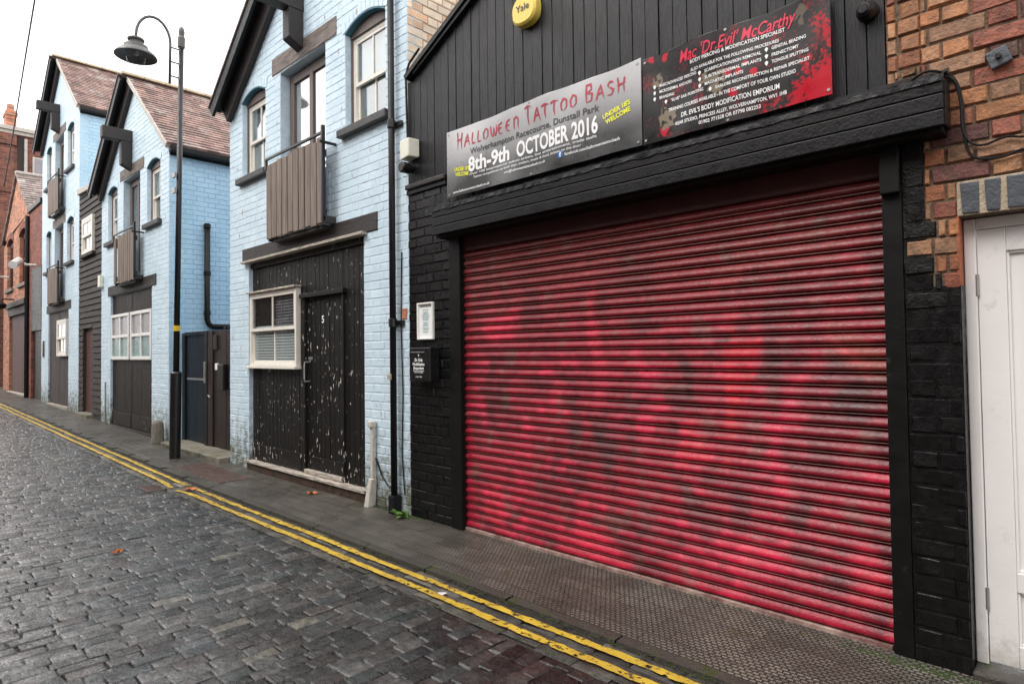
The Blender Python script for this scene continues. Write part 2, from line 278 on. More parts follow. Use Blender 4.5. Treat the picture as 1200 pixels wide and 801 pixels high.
class MB:
    def __init__(s): s.v = []; s.f = []; s.c = []
    def add(s, vs, fs, col=None):
        n = len(s.v); s.v += [tuple(p) for p in vs]; s.f += [tuple(i+n for i in f) for f in fs]
        if col is not None: s.c += [col]*len(vs)
        elif s.c: s.c += [(1, 1, 1)]*len(vs)
        return s
    def box(s, x0, x1, y0, y1, z0, z1, col=None):
        return s.add([(x0, y0, z0), (x1, y0, z0), (x1, y1, z0), (x0, y1, z0), (x0, y0, z1), (x1, y0, z1), (x1, y1, z1), (x0, y1, z1)],
              [(0, 3, 2, 1), (4, 5, 6, 7), (0, 1, 5, 4), (1, 2, 6, 5), (2, 3, 7, 6), (3, 0, 4, 7)], col)
    def prism(s, pts, y0, y1):          # polygon in x,z pushed along y
        n = len(pts)
        vs = [(x, y0, z) for x, z in pts]+[(x, y1, z) for x, z in pts]
        return s.add(vs, [tuple(range(n)), tuple(range(2*n-1, n-1, -1))]+[(i, i+n, (i+1) % n+n, (i+1) % n) for i in range(n)])
    def prismx(s, pts, x0, x1):         # polygon in y,z pushed along x
        n = len(pts)
        vs = [(x0, y, z) for y, z in pts]+[(x1, y, z) for y, z in pts]
        return s.add(vs, [tuple(range(n-1, -1, -1)), tuple(range(n, 2*n))]+[(i, (i+1) % n, (i+1) % n+n, i+n) for i in range(n)])
    def hull(s, a, b):                  # two matching quads joined
        return s.add(list(a)+list(b), [(3, 2, 1, 0), (4, 5, 6, 7)]+[(i, (i+1) % 4, (i+1) % 4+4, i+4) for i in range(4)])
    def tube(s, pts, r, n=10, cap=True):
        P = [Vector(p) for p in pts]; rs = r if isinstance(r, (list, tuple)) else [r]*len(P)
        rings = []; up = None
        for i, p in enumerate(P):
            d = (P[min(i+1, len(P)-1)]-P[max(i-1, 0)]).normalized()
            if up is None:
                up = Vector((0, 0, 1)) if abs(d.z) < .9 else Vector((1, 0, 0))
            a = d.cross(up).normalized(); b = a.cross(d).normalized(); up = b
            rings.append([p+(a*math.cos(2*math.pi*k/n)+b*math.sin(2*math.pi*k/n))*rs[i] for k in range(n)])
        vs = [q for rg in rings for q in rg]; fs = []
        for i in range(len(P)-1):
            for k in range(n): fs.append((i*n+k, i*n+(k+1) % n, (i+1)*n+(k+1) % n, (i+1)*n+k))
        if cap: fs += [tuple(range(n-1, -1, -1)), tuple(range((len(P)-1)*n, len(P)*n))]
        return s.add(vs, fs)
    def lathe(s, c, prof, n=24, axis='z'):   # prof: (radius, height)
        vs = []
        for r, h in prof:
            for k in range(n):
                a = 2*math.pi*k/n
                if axis == 'z': vs.append((c[0]+r*math.cos(a), c[1]+r*math.sin(a), c[2]+h))
                else: vs.append((c[0]+r*math.cos(a), c[1]-h, c[2]+r*math.sin(a)))      # axis towards the street
        fs = []
        for i in range(len(prof)-1):
            for k in range(n): fs.append((i*n+k, i*n+(k+1) % n, (i+1)*n+(k+1) % n, (i+1)*n+k))
        fs += [tuple(range(n-1, -1, -1)), tuple(range((len(prof)-1)*n, len(prof)*n))]
        return s.add(vs, fs)
    def build(s, name, material, parent=None, bevel=0, smooth=False, label=None, xf=None):
        o3 = origin(parent) if parent else Vector((0, 0, 0))
        me = bpy.data.meshes.new(name)
        V = s.v if xf is None else [tuple(xf(*p)) for p in s.v]
        me.from_pydata([(p[0]-o3.x, p[1]-o3.y, p[2]-o3.z) for p in V], [], s.f)
        if s.c:
            a = me.color_attributes.new('Col', 'FLOAT_COLOR', 'POINT')
            a.data.foreach_set('color', [q for c in s.c for q in (*c, 1)])
        me.materials.append(MT[material] if isinstance(material, str) else material); me.update()
        if smooth: me.polygons.foreach_set('use_smooth', [True]*len(me.polygons))
        ob = bpy.data.objects.new(name, me); COL.objects.link(ob)
        if parent: ob.parent = parent
        if bevel:
            b = ob.modifiers.new('bevel', 'BEVEL'); b.width = bevel; b.segments = 2; b.limit_method = 'ANGLE'; b.angle_limit = R(40)
        if label: ob['label'] = label
        return ob

class TM:                               # lettering: every line of text becomes a part of its own
    def __init__(s): s.p = []
    def add(s, vs, fs, col=None): s.p.append(MB().add(vs, fs)); return s
    def box(s, *a): s.p.append(MB().box(*a)); return s
    def build(s, name, material, parent=None, **k):
        for q in s.p: q.build(name, material, parent, **k)

def tag(o, label=None, cat=None, group=None, kind=None):
    if label: o['label'] = label
    if cat: o['category'] = cat
    if group: o['group'] = group
    if kind: o['kind'] = kind
    return o
def thing(name, loc, label, cat, group=None):
    o = bpy.data.objects.new(name, None); COL.objects.link(o); o.location = loc; o.empty_display_size = .2
    return tag(o, label, cat, group)
def box(name, d, material, parent, bevel=.003, label=None):
    return MB().box(*d).build(name, material, parent, bevel, label=label)

def sub_rect(r, holes, mn=.008):
    out = [r]
    for (a0, a1, b0, b1) in holes:
        nw = []
        for (x0, x1, z0, z1) in out:
            if a1 <= x0 or a0 >= x1 or b1 <= z0 or b0 >= z1: nw.append((x0, x1, z0, z1)); continue
            if a0 > x0: nw.append((x0, a0, z0, z1))
            if a1 < x1: nw.append((a1, x1, z0, z1))
            c0, c1 = max(x0, a0), min(x1, a1)
            if b0 > z0: nw.append((c0, c1, z0, b0))
            if b1 < z1: nw.append((c0, c1, b1, z1))
        out = nw
    return [q for q in out if q[1]-q[0] > mn and q[3]-q[2] > mn]

BR_H = .0765
def bricks(mb, u0, u1, v0, v1, holes=(), L=.225, H=BR_H, j=.009, proud=.006, bond='flemish', limit=None, colf=None, v_ref=0, rough=.0015, seed=1, keep=None):
    """brick faces in a local plane: u along, v up, third axis = distance out of the wall"""
    rg = random.Random(seed); k = int(math.floor((v0-v_ref)/H))
    while v_ref+k*H < v1:
        a = v_ref+k*H; b = a+H-j
        z0, z1 = max(a, v0), min(b, v1); uu0, uu1 = u0, u1
        if limit: uu0, uu1 = limit((a+b)/2+.02, u0, u1)
        if z1-z0 > .012 and uu1 > uu0:
            u = math.floor(u0/ (L*1.5))*L*1.5-(0 if k % 2 else L*.75)-L; t = 0
            if bond == 'stretcher': u = math.floor(u0/L)*L-(0 if k % 2 else L*.5)-L
            while u < uu1:
                ln = L if (bond == 'stretcher' or t % 2 == 0) else L*.5
                if bond == 'english' : ln = L if k % 4 else L*.5
                t += 1
                a0, a1 = max(u, uu0), min(u+ln-j, uu1)
                u += ln
                if a1-a0 < .012: continue
                if keep and not keep((a0+a1)/2, (a+b)/2): continue
                pr = proud+rg.uniform(-rough, rough); dz = rg.uniform(-.0015, .0015)
                for (x0, x1, y0, y1) in sub_rect((a0, a1, z0+dz, z1+dz), holes):
                    c = min(.005, (x1-x0)*.2, (y1-y0)*.2)
                    jr = .0015 if rough < .003 else .0035; j1 = [rg.uniform(-jr, jr) for _ in range(8)]; tl = rg.uniform(-rough, rough)
                    vs = [(x0, y0, -.002), (x1, y0, -.002), (x1, y1, -.002), (x0, y1, -.002),
                          (x0+c+j1[0], y0+c+j1[1], pr+tl), (x1-c+j1[2], y0+c+j1[3], pr), (x1-c+j1[4], y1-c+j1[5], pr-tl), (x0+c+j1[6], y1-c+j1[7], pr)]
                    mb.add(vs, [(4, 5, 6, 7), (0, 1, 5, 4), (1, 2, 6, 5), (2, 3, 7, 6), (3, 0, 4, 7)], colf((x0+x1)/2, (y0+y1)/2, rg) if colf else None)
        k += 1
def front(Y): return lambda u, v, d: (u, Y-d, v)
def sideR(X): return lambda u, v, d: (X+d, u, v)     # wall facing +x, u = y

YW = 3.15
def gz(x): return max(0.0, (-7-x)*.0155)-.025

# ------------------------------------------------------------------ setting: ground, road, kerb, pavement
def sheet(name, x0, x1, y0, y1, dz, material, nx=60):
    b = MB(); vs = []; fs = []
    for i in range(nx+1):
        x = x0+(x1-x0)*i/nx
        vs += [(x, y0, gz(x)+dz), (x, y1, gz(x)+dz)]
    fs = [(2*i, 2*i+2, 2*i+3, 2*i+1) for i in range(nx)]
    return b.add(vs, fs).build(name, material)
g = MB().add([(-400, -400, -.06), (400, -400, -.06), (400, 400, -.06), (-400, 400, -.06)], [(0, 1, 2, 3)]).build('ground', 'asphalt'); tag(g, kind='structure')

def setts(name, x0, x1, y0, y1, cw, l0, l1, material, n, colf, seed, across=True, dome=.0006, wob=.005, gap=.001, edz=-.009):
    rg = np.random.RandomState(seed); V = []; F = []; Cc = []; base = 0
    u = x0
    gs = {8: np.array([0, .035, .075, .34, .66, .925, .965, 1]), 6: np.array([0, .045, .10, .90, .955, 1]), 4: np.linspace(0, 1, 4)}[n]; G, H = np.meshgrid(gs, gs, indexing='ij')
    e = np.minimum(np.minimum(G, 1-G), np.minimum(H, 1-H)); edge = (e < .01)
    idx = np.arange(n*n).reshape(n, n)
    quads = np.stack([idx[:-1, :-1], idx[1:, :-1], idx[1:, 1:], idx[:-1, 1:]], -1).reshape(-1, 4)
    # pull interior rows towards the rim so the arris is tight
    def rem(t): return np.where(t <= 0, 0, np.where(t >= 1, 1, .055+.89*(t-gs[1])/(gs[-2]-gs[1])))
    Gr, Hr = (rem(G), rem(H)) if n == 4 else (G, H)
    while u < x1:
        c = cw*rg.uniform(.85, 1.15); v = y0-rg.uniform(0, l1)
        while v < y1:
            l = rg.uniform(l0, l1); a, b = v+gap*.5, min(v+l-gap*.5, y1)
            v += l
            if b-max(a, y0) < .03: continue
            a = max(a, y0)
            sx, sy = rg.uniform(-wob, wob, 2)
            X = u+gap*.5+Gr*(c-gap)*1.0+sx*.6; Y = a+Hr*(b-a)+sy*.6
            q4 = rg.uniform(-wob, wob, (2, 4))
            X = X+q4[0, 0]*(1-Gr)*(1-Hr)+q4[0, 1]*Gr*(1-Hr)+q4[0, 2]*(1-Gr)*Hr+q4[0, 3]*Gr*Hr+rg.uniform(-1, 1, (n, n))*.0009
            Y = Y+q4[1, 0]*(1-Gr)*(1-Hr)+q4[1, 1]*Gr*(1-Hr)+q4[1, 2]*(1-Gr)*Hr+q4[1, 3]*Gr*Hr+rg.uniform(-1, 1, (n, n))*.0009
            h = rg.normal(0, .0014); tx, ty = rg.normal(0, .017, 2); ez = edz*rg.choice([.35, .7, 1.0, 1.5])
            Z = h+tx*(Gr-.5)*c*1.6+ty*(Hr-.5)*l*.6+dome*(1-((Gr-.5)*2)**2)*(1-((Hr-.5)*2)**2)+rg.uniform(-1, 1, (n, n))*.0008
            ring2 = (np.minimum(np.minimum(G, 1-G), np.minimum(H, 1-H)) < .06) & ~edge
            Z = np.where(ring2, Z-.0006, Z)
            Z = np.where(edge, ez*rg.uniform(.4, 1.4, (n, n)), Z)
            gzv = np.maximum(0, (-7-X)*.0155)-.025
            V.append(np.stack([X, Y, Z+gzv], -1).reshape(-1, 3)); F.append(quads+base); base += n*n
            cc = np.array(colf((u, (a+b)/2), rg)); m_ = np.tile(cc, (n*n, 1)); Cc.append(m_)
        u += c
    V = np.concatenate(V); F = np.concatenate(F); Cc = np.concatenate(Cc)
    me = bpy.data.meshes.new(name); me.vertices.add(len(V)); me.vertices.foreach_set('co', V.ravel())
    me.loops.add(F.size); me.loops.foreach_set('vertex_index', F.ravel().astype(np.int32))
    me.polygons.add(len(F)); me.polygons.foreach_set('loop_start', np.arange(0, F.size, 4, dtype=np.int32)); me.polygons.foreach_set('loop_total', np.full(len(F), 4, dtype=np.int32))
    me.update(calc_edges=True)
    at = me.color_attributes.new('Col', 'FLOAT_COLOR', 'POINT'); at.data.foreach_set('color', np.concatenate([Cc, np.ones((len(Cc), 1))], 1).ravel())
    me.materials.append(MT[material]); me.polygons.foreach_set('use_smooth', np.ones(len(F), dtype=bool))
    o = bpy.data.objects.new(name, me); COL.objects.link(o); return o
def sett_col(p, rg):
    t = rg.rand(); k = rg.uniform(.40, 1.75)
    warm = max(0, min(1, (p[0]+3.6)/2.2))
    if t < .018: c = (.15, .14, .11); k = rg.uniform(.8, 1.2)
    elif t < .12: c = (.078, .074, .070)
    elif t < .20+.30*warm: c = (.040, .032, .028)
    elif t < .36+.2*warm: c = (.036, .040, .040)
    else: c = (.046, .042, .039)
    k *= .88-.34*warm
    return tuple(q*k for q in c)
KY0, KY1 = 2.14, 2.42
r1 = setts('road', -11, 1.8, -2.4, KY0, .084, .12, .20, 'sett', 8, sett_col, 3); tag(r1, kind='structure')
r2 = setts('road', -34, -11, -2.4, KY0, .085, .13, .20, 'sett', 6, sett_col, 4); tag(r2, kind='structure')
rb = sheet('road', -46, 14, -2.86, 2.6, -.0125, 'joint', 90); tag(rb, kind='structure')
# channel of long flat stones that carries the double yellow lines
def chan_col(p, rg):
    k = rg.uniform(.55, 1.4); c = (.062, .055, .048) if rg.rand() < .8 else (.11, .10, .08); return tuple(q*k for q in c)
ch = MB()
rg_ = np.random.RandomState(5)
chn = setts('channel', -34, 1.8, KY0+.002, KY1, .23, .135, .1351, 'channel', 4, chan_col, 9, dome=.001, wob=.002); tag(chn, kind='structure')
pb = sheet('pavement_bed', -46, 14, 2.38, 3.3, -.004, 'joint', 90); tag(pb, kind='structure')
pv = MB(); 
xs = [14-60*i/160 for i in range(161)]
def kw(x): return .006*noise.noise(Vector((x*1.7, 3, 0)))
vs = []; fs = []
for x in xs:
    z = gz(x)
    vs += [(x, 2.492+kw(x), z-.004), (x, 2.492+kw(x), z+.022), (x, 3.5, z+.022+.0)]
for i in range(160):
    a = 3*i; fs += [(a, a+3, a+4, a+1), (a+1, a+4, a+5, a+2)]
pv.add(vs, fs); p = pv.build('pavement', 'pave'); tag(p, kind='structure')
kb = MB(); x = 3.0; rr = random.Random(3)
while x > -34:
    l = rr.uniform(.55, .8); z = gz(x-l/2)+rr.uniform(-.002, .002)
    n = 6
    for i in range(n):
        xa, xb = x-l+.008+(l-.012)*i/n, x-l+.008+(l-.012)*(i+1)/n
        ya = KY1+.004+.006*noise.noise(Vector((xa*3, 0, 0))); yb = KY1+.004+.006*noise.noise(Vector((xb*3, 0, 0)))
        kb.add([(xa, ya, z-.02), (xb, yb, z-.02), (xb, yb+.004, z+.022), (xa, ya+.004, z+.022), (xb, 2.489, z+.025), (xa, 2.489, z+.025)], [(0, 1, 2, 3), (3, 2, 4, 5)])
    x -= l
k = kb.build('kerb', 'kerb'); tag(k, kind='structure')

def yline(yc, wdt, seed, jog):
    b = MB(); vs = []; x = 2.5; pts = []
    while x > -33:
        st = .03 if x > -9 else .09
        n1 = noise.noise(Vector((x*9, seed, 0)))*.010+noise.noise(Vector((x*30, seed, 2)))*.006
        n2 = noise.noise(Vector((x*9, seed, 5)))*.010+noise.noise(Vector((x*30, seed, 7)))*.006
        bend = .018*noise.noise(Vector((x*.8, 9, 0)))
        jj = -.035*math.exp(-((x+6.9)/.28)**2)*jog
        pts.append((x, yc-wdt/2+n1+bend+jj, yc+wdt/2+n2+bend+jj)); x -= st
    for (x, a, c) in pts:
        z = gz(x)+.0105
        vs += [(x, a, z), (x, (a+c)/2, z+.001), (x, c, z)]
    fs = []
    for i in range(len(pts)-1):
        if -6.98 < pts[i][0] < -6.82: continue
        q = 3*i; fs += [(q, q+1, q+4, q+3), (q+1, q+2, q+5, q+4)]
    b.add(vs, fs); return b
l1_ = yline(2.228, .047, 1.3, 1).build('yellow_line', 'yellow'); tag(l1_, kind='structure')
l2_ = yline(2.345, .045, 7.7, 0).build('yellow_line', 'yellow'); tag(l2_, kind='structure')

# concrete patch under the gate, red paver panel
cp = MB().box(-10.1, -7.9, 3.02, 3.9, -.01, .075); tag(cp.build('gate_step', 'concrete', bevel=.008), kind='structure')
rp = MB()
for i in range(14):
    for jx in range(4):
        xa = -8.05+.092*i; ya = 2.58+.085*jx-(.0)
        rp.box(xa+.004, xa+.088, ya+.004, ya+.081, gz(xa)+.015, gz(xa)+.029)
mc = rp.build('inspection_cover', 'redpaver', bevel=.004); tag(mc, 'rusty brown ribbed inspection cover set in the pavement by the gate', 'manhole cover')
dg = MB()
dg.box(-7.35, -6.98, 1.97, 2.00, -.045, -.017); dg.box(-7.35, -6.98, 2.13, 2.16, -.045, -.017); dg.box(-7.35, -7.32, 2.0, 2.13, -.045, -.017); dg.box(-7.01, -6.98, 2.0, 2.13, -.045, -.017)
for i in range(8): dg.box(-7.31+.038*i, -7.29+.038*i, 2.0, 2.13, -.045, -.019)
tag(dg.build('drain_grate', 'redpaver', bevel=.002), 'small rusty drain grate in the setts where the yellow lines break', 'drain')

# moss along the kerb joint and shutter foot
ms = MB(); rr = random.Random(11)
def tuft(x, y, z, s):
    for _ in range(3):
        a = rr.uniform(0, 6.3); q = s*rr.uniform(.4, 1)
        c = Vector((x+rr.uniform(-s, s), y+rr.uniform(-s, s)*.6, z))
        d = Vector((math.cos(a), math.sin(a), 0))*q; e = Vector((-d.y, d.x, 0))
        ms.add([c-d, c+e*.8, c+d, c-e*.8, c+Vector((0, 0, q*.7))], [(0, 1, 4), (1, 2, 4), (2, 3, 4), (3, 0, 4)])
for _ in range(1900):
    x = -rr.random()**1.5*10.5-.2
    if noise.noise(Vector((x*1.3, 4, 0))) < rr.uniform(-.35, .5)-.12: continue
    tuft(x, rr.choice((2.405, 2.474, 2.474, 2.13))+rr.gauss(0, .008), gz(x)+.020 if rr.random() < .8 else gz(x)+.012, rr.uniform(.004, .011))
for _ in range(260): tuft(-.60+rr.gauss(0, .16), 3.085+rr.gauss(0, .020), -.003, rr.uniform(.003, .009))
for _ in range(260): tuft(rr.uniform(-4.9, -4.0), 3.12+rr.gauss(0, .01), -.003, rr.uniform(.005, .012))
for _ in range(200): tuft(rr.uniform(-10.3, -8.2), 3.0+rr.gauss(0, .03), .05, rr.uniform(.006, .014))
tag(ms.build('moss', 'moss'), 'green moss growing in the kerb joints and at the wall foot', 'moss', kind='stuff')

# ------------------------------------------------------------------ text
def text_mesh(s, size=1., shear=0., offset=0., align='LEFT'):
    c = bpy.data.curves.new('t', 'FONT'); c.body = s; c.size = size; c.shear = shear; c.offset = offset; c.resolution_u = 3; c.align_x = align
    o = bpy.data.objects.new('t', c); COL.objects.link(o)
    bpy.context.view_layer.update()
    me = bpy.data.meshes.new_from_object(o.evaluated_get(bpy.context.evaluated_depsgraph_get()))
    vs = [tuple(v.co) for v in me.vertices]; fs = [tuple(p.vertices) for p in me.polygons]
    bpy.data.objects.remove(o, do_unlink=True); bpy.data.curves.remove(c); bpy.data.meshes.remove(me)
    return vs, fs
def put_text(mb, s, x0, z0, width, height, Y, rise=0., d=.004, surf=None, shear=0., bold=0., rot=0.):
    vs, fs = text_mesh(s, 1, shear, bold)
    if not vs: return
    ux = max(v[0] for v in vs); un = min(v[0] for v in vs); uy = max(v[1] for v in vs)
    cap = .73
    o_ = []
    for v in vs:
        a = (v[0]-un)/(ux-un)*width; b = v[1]/cap*height
        x = x0+a*math.cos(rot)-b*math.sin(rot); z = z0+a*math.sin(rot)+b*math.cos(rot)+rise*a
        y = Y if surf is None else surf(x, z)
        o_.append((x, y-d, z))
    mb.add(o_, fs)

# spiky hand lettering: pen strokes on a unit box, drawn with a blade-like taper
GL = {'H': [[(0, 1.05), (.12, .5), (.05, -.1)], [(.75, .95), (.62, .45), (.7, -.15)], [(-.05, .5), (.85, .55)]],
      'A': [[(.0, -.05), (.25, .6), (.45, 1)], [(.45, 1), (.6, .5), (.85, -.12)], [(.12, .35), (.7, .42)]],
      'L': [[(.1, 1), (.05, .4), (.1, 0)], [(.02, .05), (.6, 0)]],
      'O': [[(.35, .95), (.05, .6), (.1, .15), (.4, 0)], [(.35, .95), (.7, .75), (.72, .25), (.4, 0)]],
      'W': [[(0, .95), (.08, .3), (.25, 0)], [(.25, 0), (.42, .2), (.48, .75)], [(.48, .75), (.52, .2), (.7, 0)], [(.7, 0), (.9, .4), (.95, .95)]],
      'E': [[(.6, .95), (.15, .8), (.02, .45), (.2, .08), (.65, 0)], [(.05, .5), (.55, .52)]],
      'N': [[(.1, .9), (.06, .4), (.12, -.08)], [(.05, .75), (.4, .95), (.7, .7), (.62, .3), (.72, -.12)]],
      'T': [[(-.1, .9), (.3, 1.02), (.85, .92)], [(.4, 1), (.3, .4), (.42, -.12)]],
      'B': [[(.08, 1), (.06, .4), (.1, 0)], [(.0, .95), (.55, .95), (.6, .65), (.1, .52)], [(.1, .52), (.7, .42), (.62, .05), (.05, 0)]],
      'S': [[(.65, .9), (.3, .98), (.08, .75), (.35, .52)], [(.35, .52), (.68, .35), (.5, .02), (.0, .05)]]}
def spiky(mb, s, x0, z0, width, surf, d=.004, hs=(.115, .085)):
    adv = {' ': .55, 'L': .72}; tot = sum(adv.get(c, .95) for c in s); u = 0
    first = True
    for c in s:
        if c == ' ': u += .55; first = True; continue
        h = hs[0] if first else hs[1]; first = False
        for st in GL[c]:
            P = []
            for i in range(len(st)-1):
                for k_ in range(4): t = k_/4; P.append((st[i][0]*(1-t)+st[i+1][0]*t, st[i][1]*(1-t)+st[i+1][1]*t))
            P.append(st[-1]); n = len(P); vs = []
            for i, p in enumerate(P):
                t = i/(n-1); wd = .0115*(math.sin(math.pi*min(1, t*.75+.25))**.8+.12)
                q0 = P[max(i-1, 0)]; q1 = P[min(i+1, n-1)]; dx, dz = q1[0]-q0[0], q1[1]-q0[1]; l = math.hypot(dx, dz) or 1
                cx = x0+(u+p[0]*.85)/tot*width; cz = z0+p[1]*h
                for sg in (-1, 1):
                    xx = cx-dz/l*wd*.5*sg; zz = cz+dx/l*wd*.5*sg; vs.append((xx, surf(xx, zz)-d, zz))
            mb.add(vs, [(2*i, 2*i+1, 2*i+3, 2*i+2) for i in range(n-1)])
        u += adv.get(c, .95)
#@@BUILDINGS

# ------------------------------------------------------------------ window and door builders
def interior(parent, x0, x1, z0, z1, y, dep=.5, m_='room'):
    a, b, c, d, e, f = x0-.02, x1+.02, y, y+dep, z0-.02, z1+.02
    return MB().add([(a, c, e), (b, c, e), (b, d, e), (a, d, e), (a, c, f), (b, c, f), (b, d, f), (a, d, f)],
        [(0, 1, 2, 3), (4, 7, 6, 5), (1, 5, 6, 2), (2, 6, 7, 3), (3, 7, 4, 0)]).build('interior', m_, parent)
def pane(parent, x0, x1, z0, z1, y, m_='glass', name='pane'):
    return MB().box(x0, x1, y, y+.004, z0, z1).build(name, m_, parent)

def sash_window(parent, x0, x1, z0, z1, y, m_='cream', arch=0, low='room', blind=None, fw=.035, gm='glass', name='window', midf=.5):
    """window = its frame mesh; sashes, panes and what stands behind them are sub-parts"""
    f = MB()
    zt = z1
    f.box(x0, x0+fw, y, y+.06, z0, zt); f.box(x1-fw, x1, y, y+.06, z0, zt)
    f.box(x0+fw, x1-fw, y, y+.06, zt-fw, zt); f.box(x0+fw, x1-fw, y, y+.06, z0, z0+fw*.8)
    win = f.build(name, m_, parent, .003)
    s = MB(); a, b, c, d = x0+fw, x1-fw, z0+fw*.8, zt-fw; mid = c+(d-c)*midf; xm = (a+b)/2; sw = fw*.8
    for (zz0, zz1, yy) in ((mid-.02, d, y+.004), (c, mid+.02, y+.030)):
        s.box(a, a+sw, yy, yy+.024, zz0, zz1); s.box(b-sw, b, yy, yy+.024, zz0, zz1)
        s.box(a+sw, b-sw, yy, yy+.024, zz0, zz0+sw*1.2); s.box(a+sw, b-sw, yy, yy+.024, zz1-sw, zz1)
        s.box(xm-.010, xm+.010, yy+.004, yy+.02, zz0+sw*1.2, zz1-sw)
    s.build('sash', m_, win, .002)
    pane(win, a+sw, b-sw, mid, d-sw, y+.016, gm); pane(win, a+sw, b-sw, c+sw, mid-.02, y+.042, gm)
    if blind == 'slats':
        bl = MB()
        k = c+.02
        while k < mid+.02: bl.box(a, b, y+.0475, y+.0505, k, k+.024); k += .032
        bl.build('blind', 'blind', win)
        bl2 = MB(); k = mid+.03
        while k < d: bl2.box(xm, b, y+.0475, y+.0500, k, k+.02); k += .033
        bl2.build('blind', 'greypane', win)
    elif blind == 'curtain':
        box('curtain', (a, b, y+.050, y+.053, mid, d), 'curtain', win, 0); box('net', (a, b, y+.058, y+.060, c, mid), 'blind', win, 0)
    elif blind == 'top':
        box('curtain', (a, b, y+.050, y+.053, mid, d), 'curtain', win, 0); box('net', (a, b, y+.058, y+.060, c, mid), 'greypane', win, 0)
    interior(win, a, b, c, d, y+.06)
    return win

def arched(parent, x0, x1, z0, zs, rise, y0, wallmat='blue', winmat='cream', blind='curtain', bars=True):
    """segmental brick arch over a recessed sash window with a dark timber head and a sill"""
    n = 11; xm = (x0+x1)/2; hw = (x1-x0)/2
    Rr = (hw*hw+rise*rise)/(2*rise); cz = zs+rise-Rr
    def arc(x): return cz+math.sqrt(max(0, Rr*Rr-(x-xm)**2))
    a = MB(); ext = .035
    for i in range(n):
        xa = x0-ext+(hw*2+2*ext)*i/n+.003; xb = x0-ext+(hw*2+2*ext)*(i+1)/n-.003
        za, zb = arc(max(xa, x0)), arc(min(xb, x1))
        k = .18
        if xa < x0: za = zs
        if xb > x1: zb = zs
        a.prism([(xa, za), (xb, zb), (xb+(xb-xm)*k*.5, zb+.105), (xa+(xa-xm)*k*.5, za+.105)], y0-.010, y0+.11)
    a.build('window_arch', wallmat, parent, .003)
    N = 14; dbl = MB(); A = [x0+(x1-x0)*i/N for i in range(N+1)]
    for i in range(N): dbl.prism([(A[i], arc(A[i])-.013), (A[i+1], arc(A[i+1])-.013), (A[i+1], arc(A[i+1])-.001), (A[i], arc(A[i])-.001)], y0-.006, y0+.054)
    dbl.build('arch_soffit', 'deepblue', parent)
    h = MB()
    pts = [(x0, zs-.04)]+[(x1, zs-.04)]+[(x1-(x1-x0)*i/N, arc(x1-(x1-x0)*i/N)-.001) for i in range(N+1)]
    h.prism(pts, y0+.055, y0+.13); h.build('window_head', 'framebrown', parent)
    wn_ = sash_window(parent, x0+.02, x1, z0, zs-.04, y0+.075, winmat, blind=blind)
    box('reveal_post', (x0, x0+.02, y0+.06, y0+.12, z0, zs-.04), 'framebrown', parent, .002)
    box('sill', (x0-.07, x1+.07, y0-.065, y0+.10, z0-.075, z0-.001), 'sillpaint', parent, .008)
    return wn_

def board_panel(name, x0, x1, z0, z1, y, bw, material, parent, th=.025, gap=.004, topf=None, jit=.0015):
    b = MB(); x = x0; rg = random.Random(int(abs(x0)*100)+int(z1*10))
    while x < x1-.005:
        xe = min(x+bw, x1); dy = rg.uniform(-jit, jit)
        if topf:
            za, zb = topf(x), topf(xe)
            b.prism([(x+gap/2, z0), (xe-gap/2, z0), (xe-gap/2, zb), (x+gap/2, za)], y+dy, y+th)
        else: b.box(x+gap/2, xe-gap/2, y+dy, y+th, z0, z1)
        x = xe
    bk = [(x0, z0), (x1, z0), (x1, topf(x1) if topf else z1)]
    if topf:
        n = 12; bk += [(x1+(x0-x1)*i/n, topf(x1+(x0-x1)*i/n)) for i in range(1, n)]
    bk += [(x0, topf(x0) if topf else z1)]
    b.prism(bk, y+th-.006, y+th+.02)
    return b.build(name, material, parent, .002)

def slab(mb, pa, pb, dep, y0, y1):
    """sloping plank in x,z from pa to pb with depth dep measured downwards square to the slope"""
    dx, dz = pb[0]-pa[0], pb[1]-pa[1]; l = math.hypot(dx, dz); nx, nz = dz/l, -dx/l
    if nz > 0: nx, nz = -nx, -nz
    mb.prism([pa, pb, (pb[0]+nx*dep, pb[1]+nz*dep), (pa[0]+nx*dep, pa[1]+nz*dep)], y0, y1)

def roof_slope(parent, xa, za, xb, zb, y0, y1, material, course=.105, th=.02, name='roof'):
    L = math.hypot(xb-xa, zb-za); n = max(3, int(L/course)); b = MB()
    ux, uz = (xb-xa)/L, (zb-za)/L; nx, nz = (-uz, ux)
    if nz < 0: nx, nz = -nx, -nz
    for i in range(n):
        s0 = L*i/n; s1 = L*(i+1)/n+.012
        t0, t1 = .004, th
        p = [(xa+ux*s0+nx*t0, za+uz*s0+nz*t0), (xa+ux*s1+nx*t1, za+uz*s1+nz*t1), (xa+ux*s1-nx*.02, za+uz*s1-nz*.02), (xa+ux*s0-nx*.03, za+uz*s0-nz*.03)]
        jy = rnd.uniform(-.006, .006)
        b.prism(p, y0+jy, y1)
    return b.build(name, material, parent)

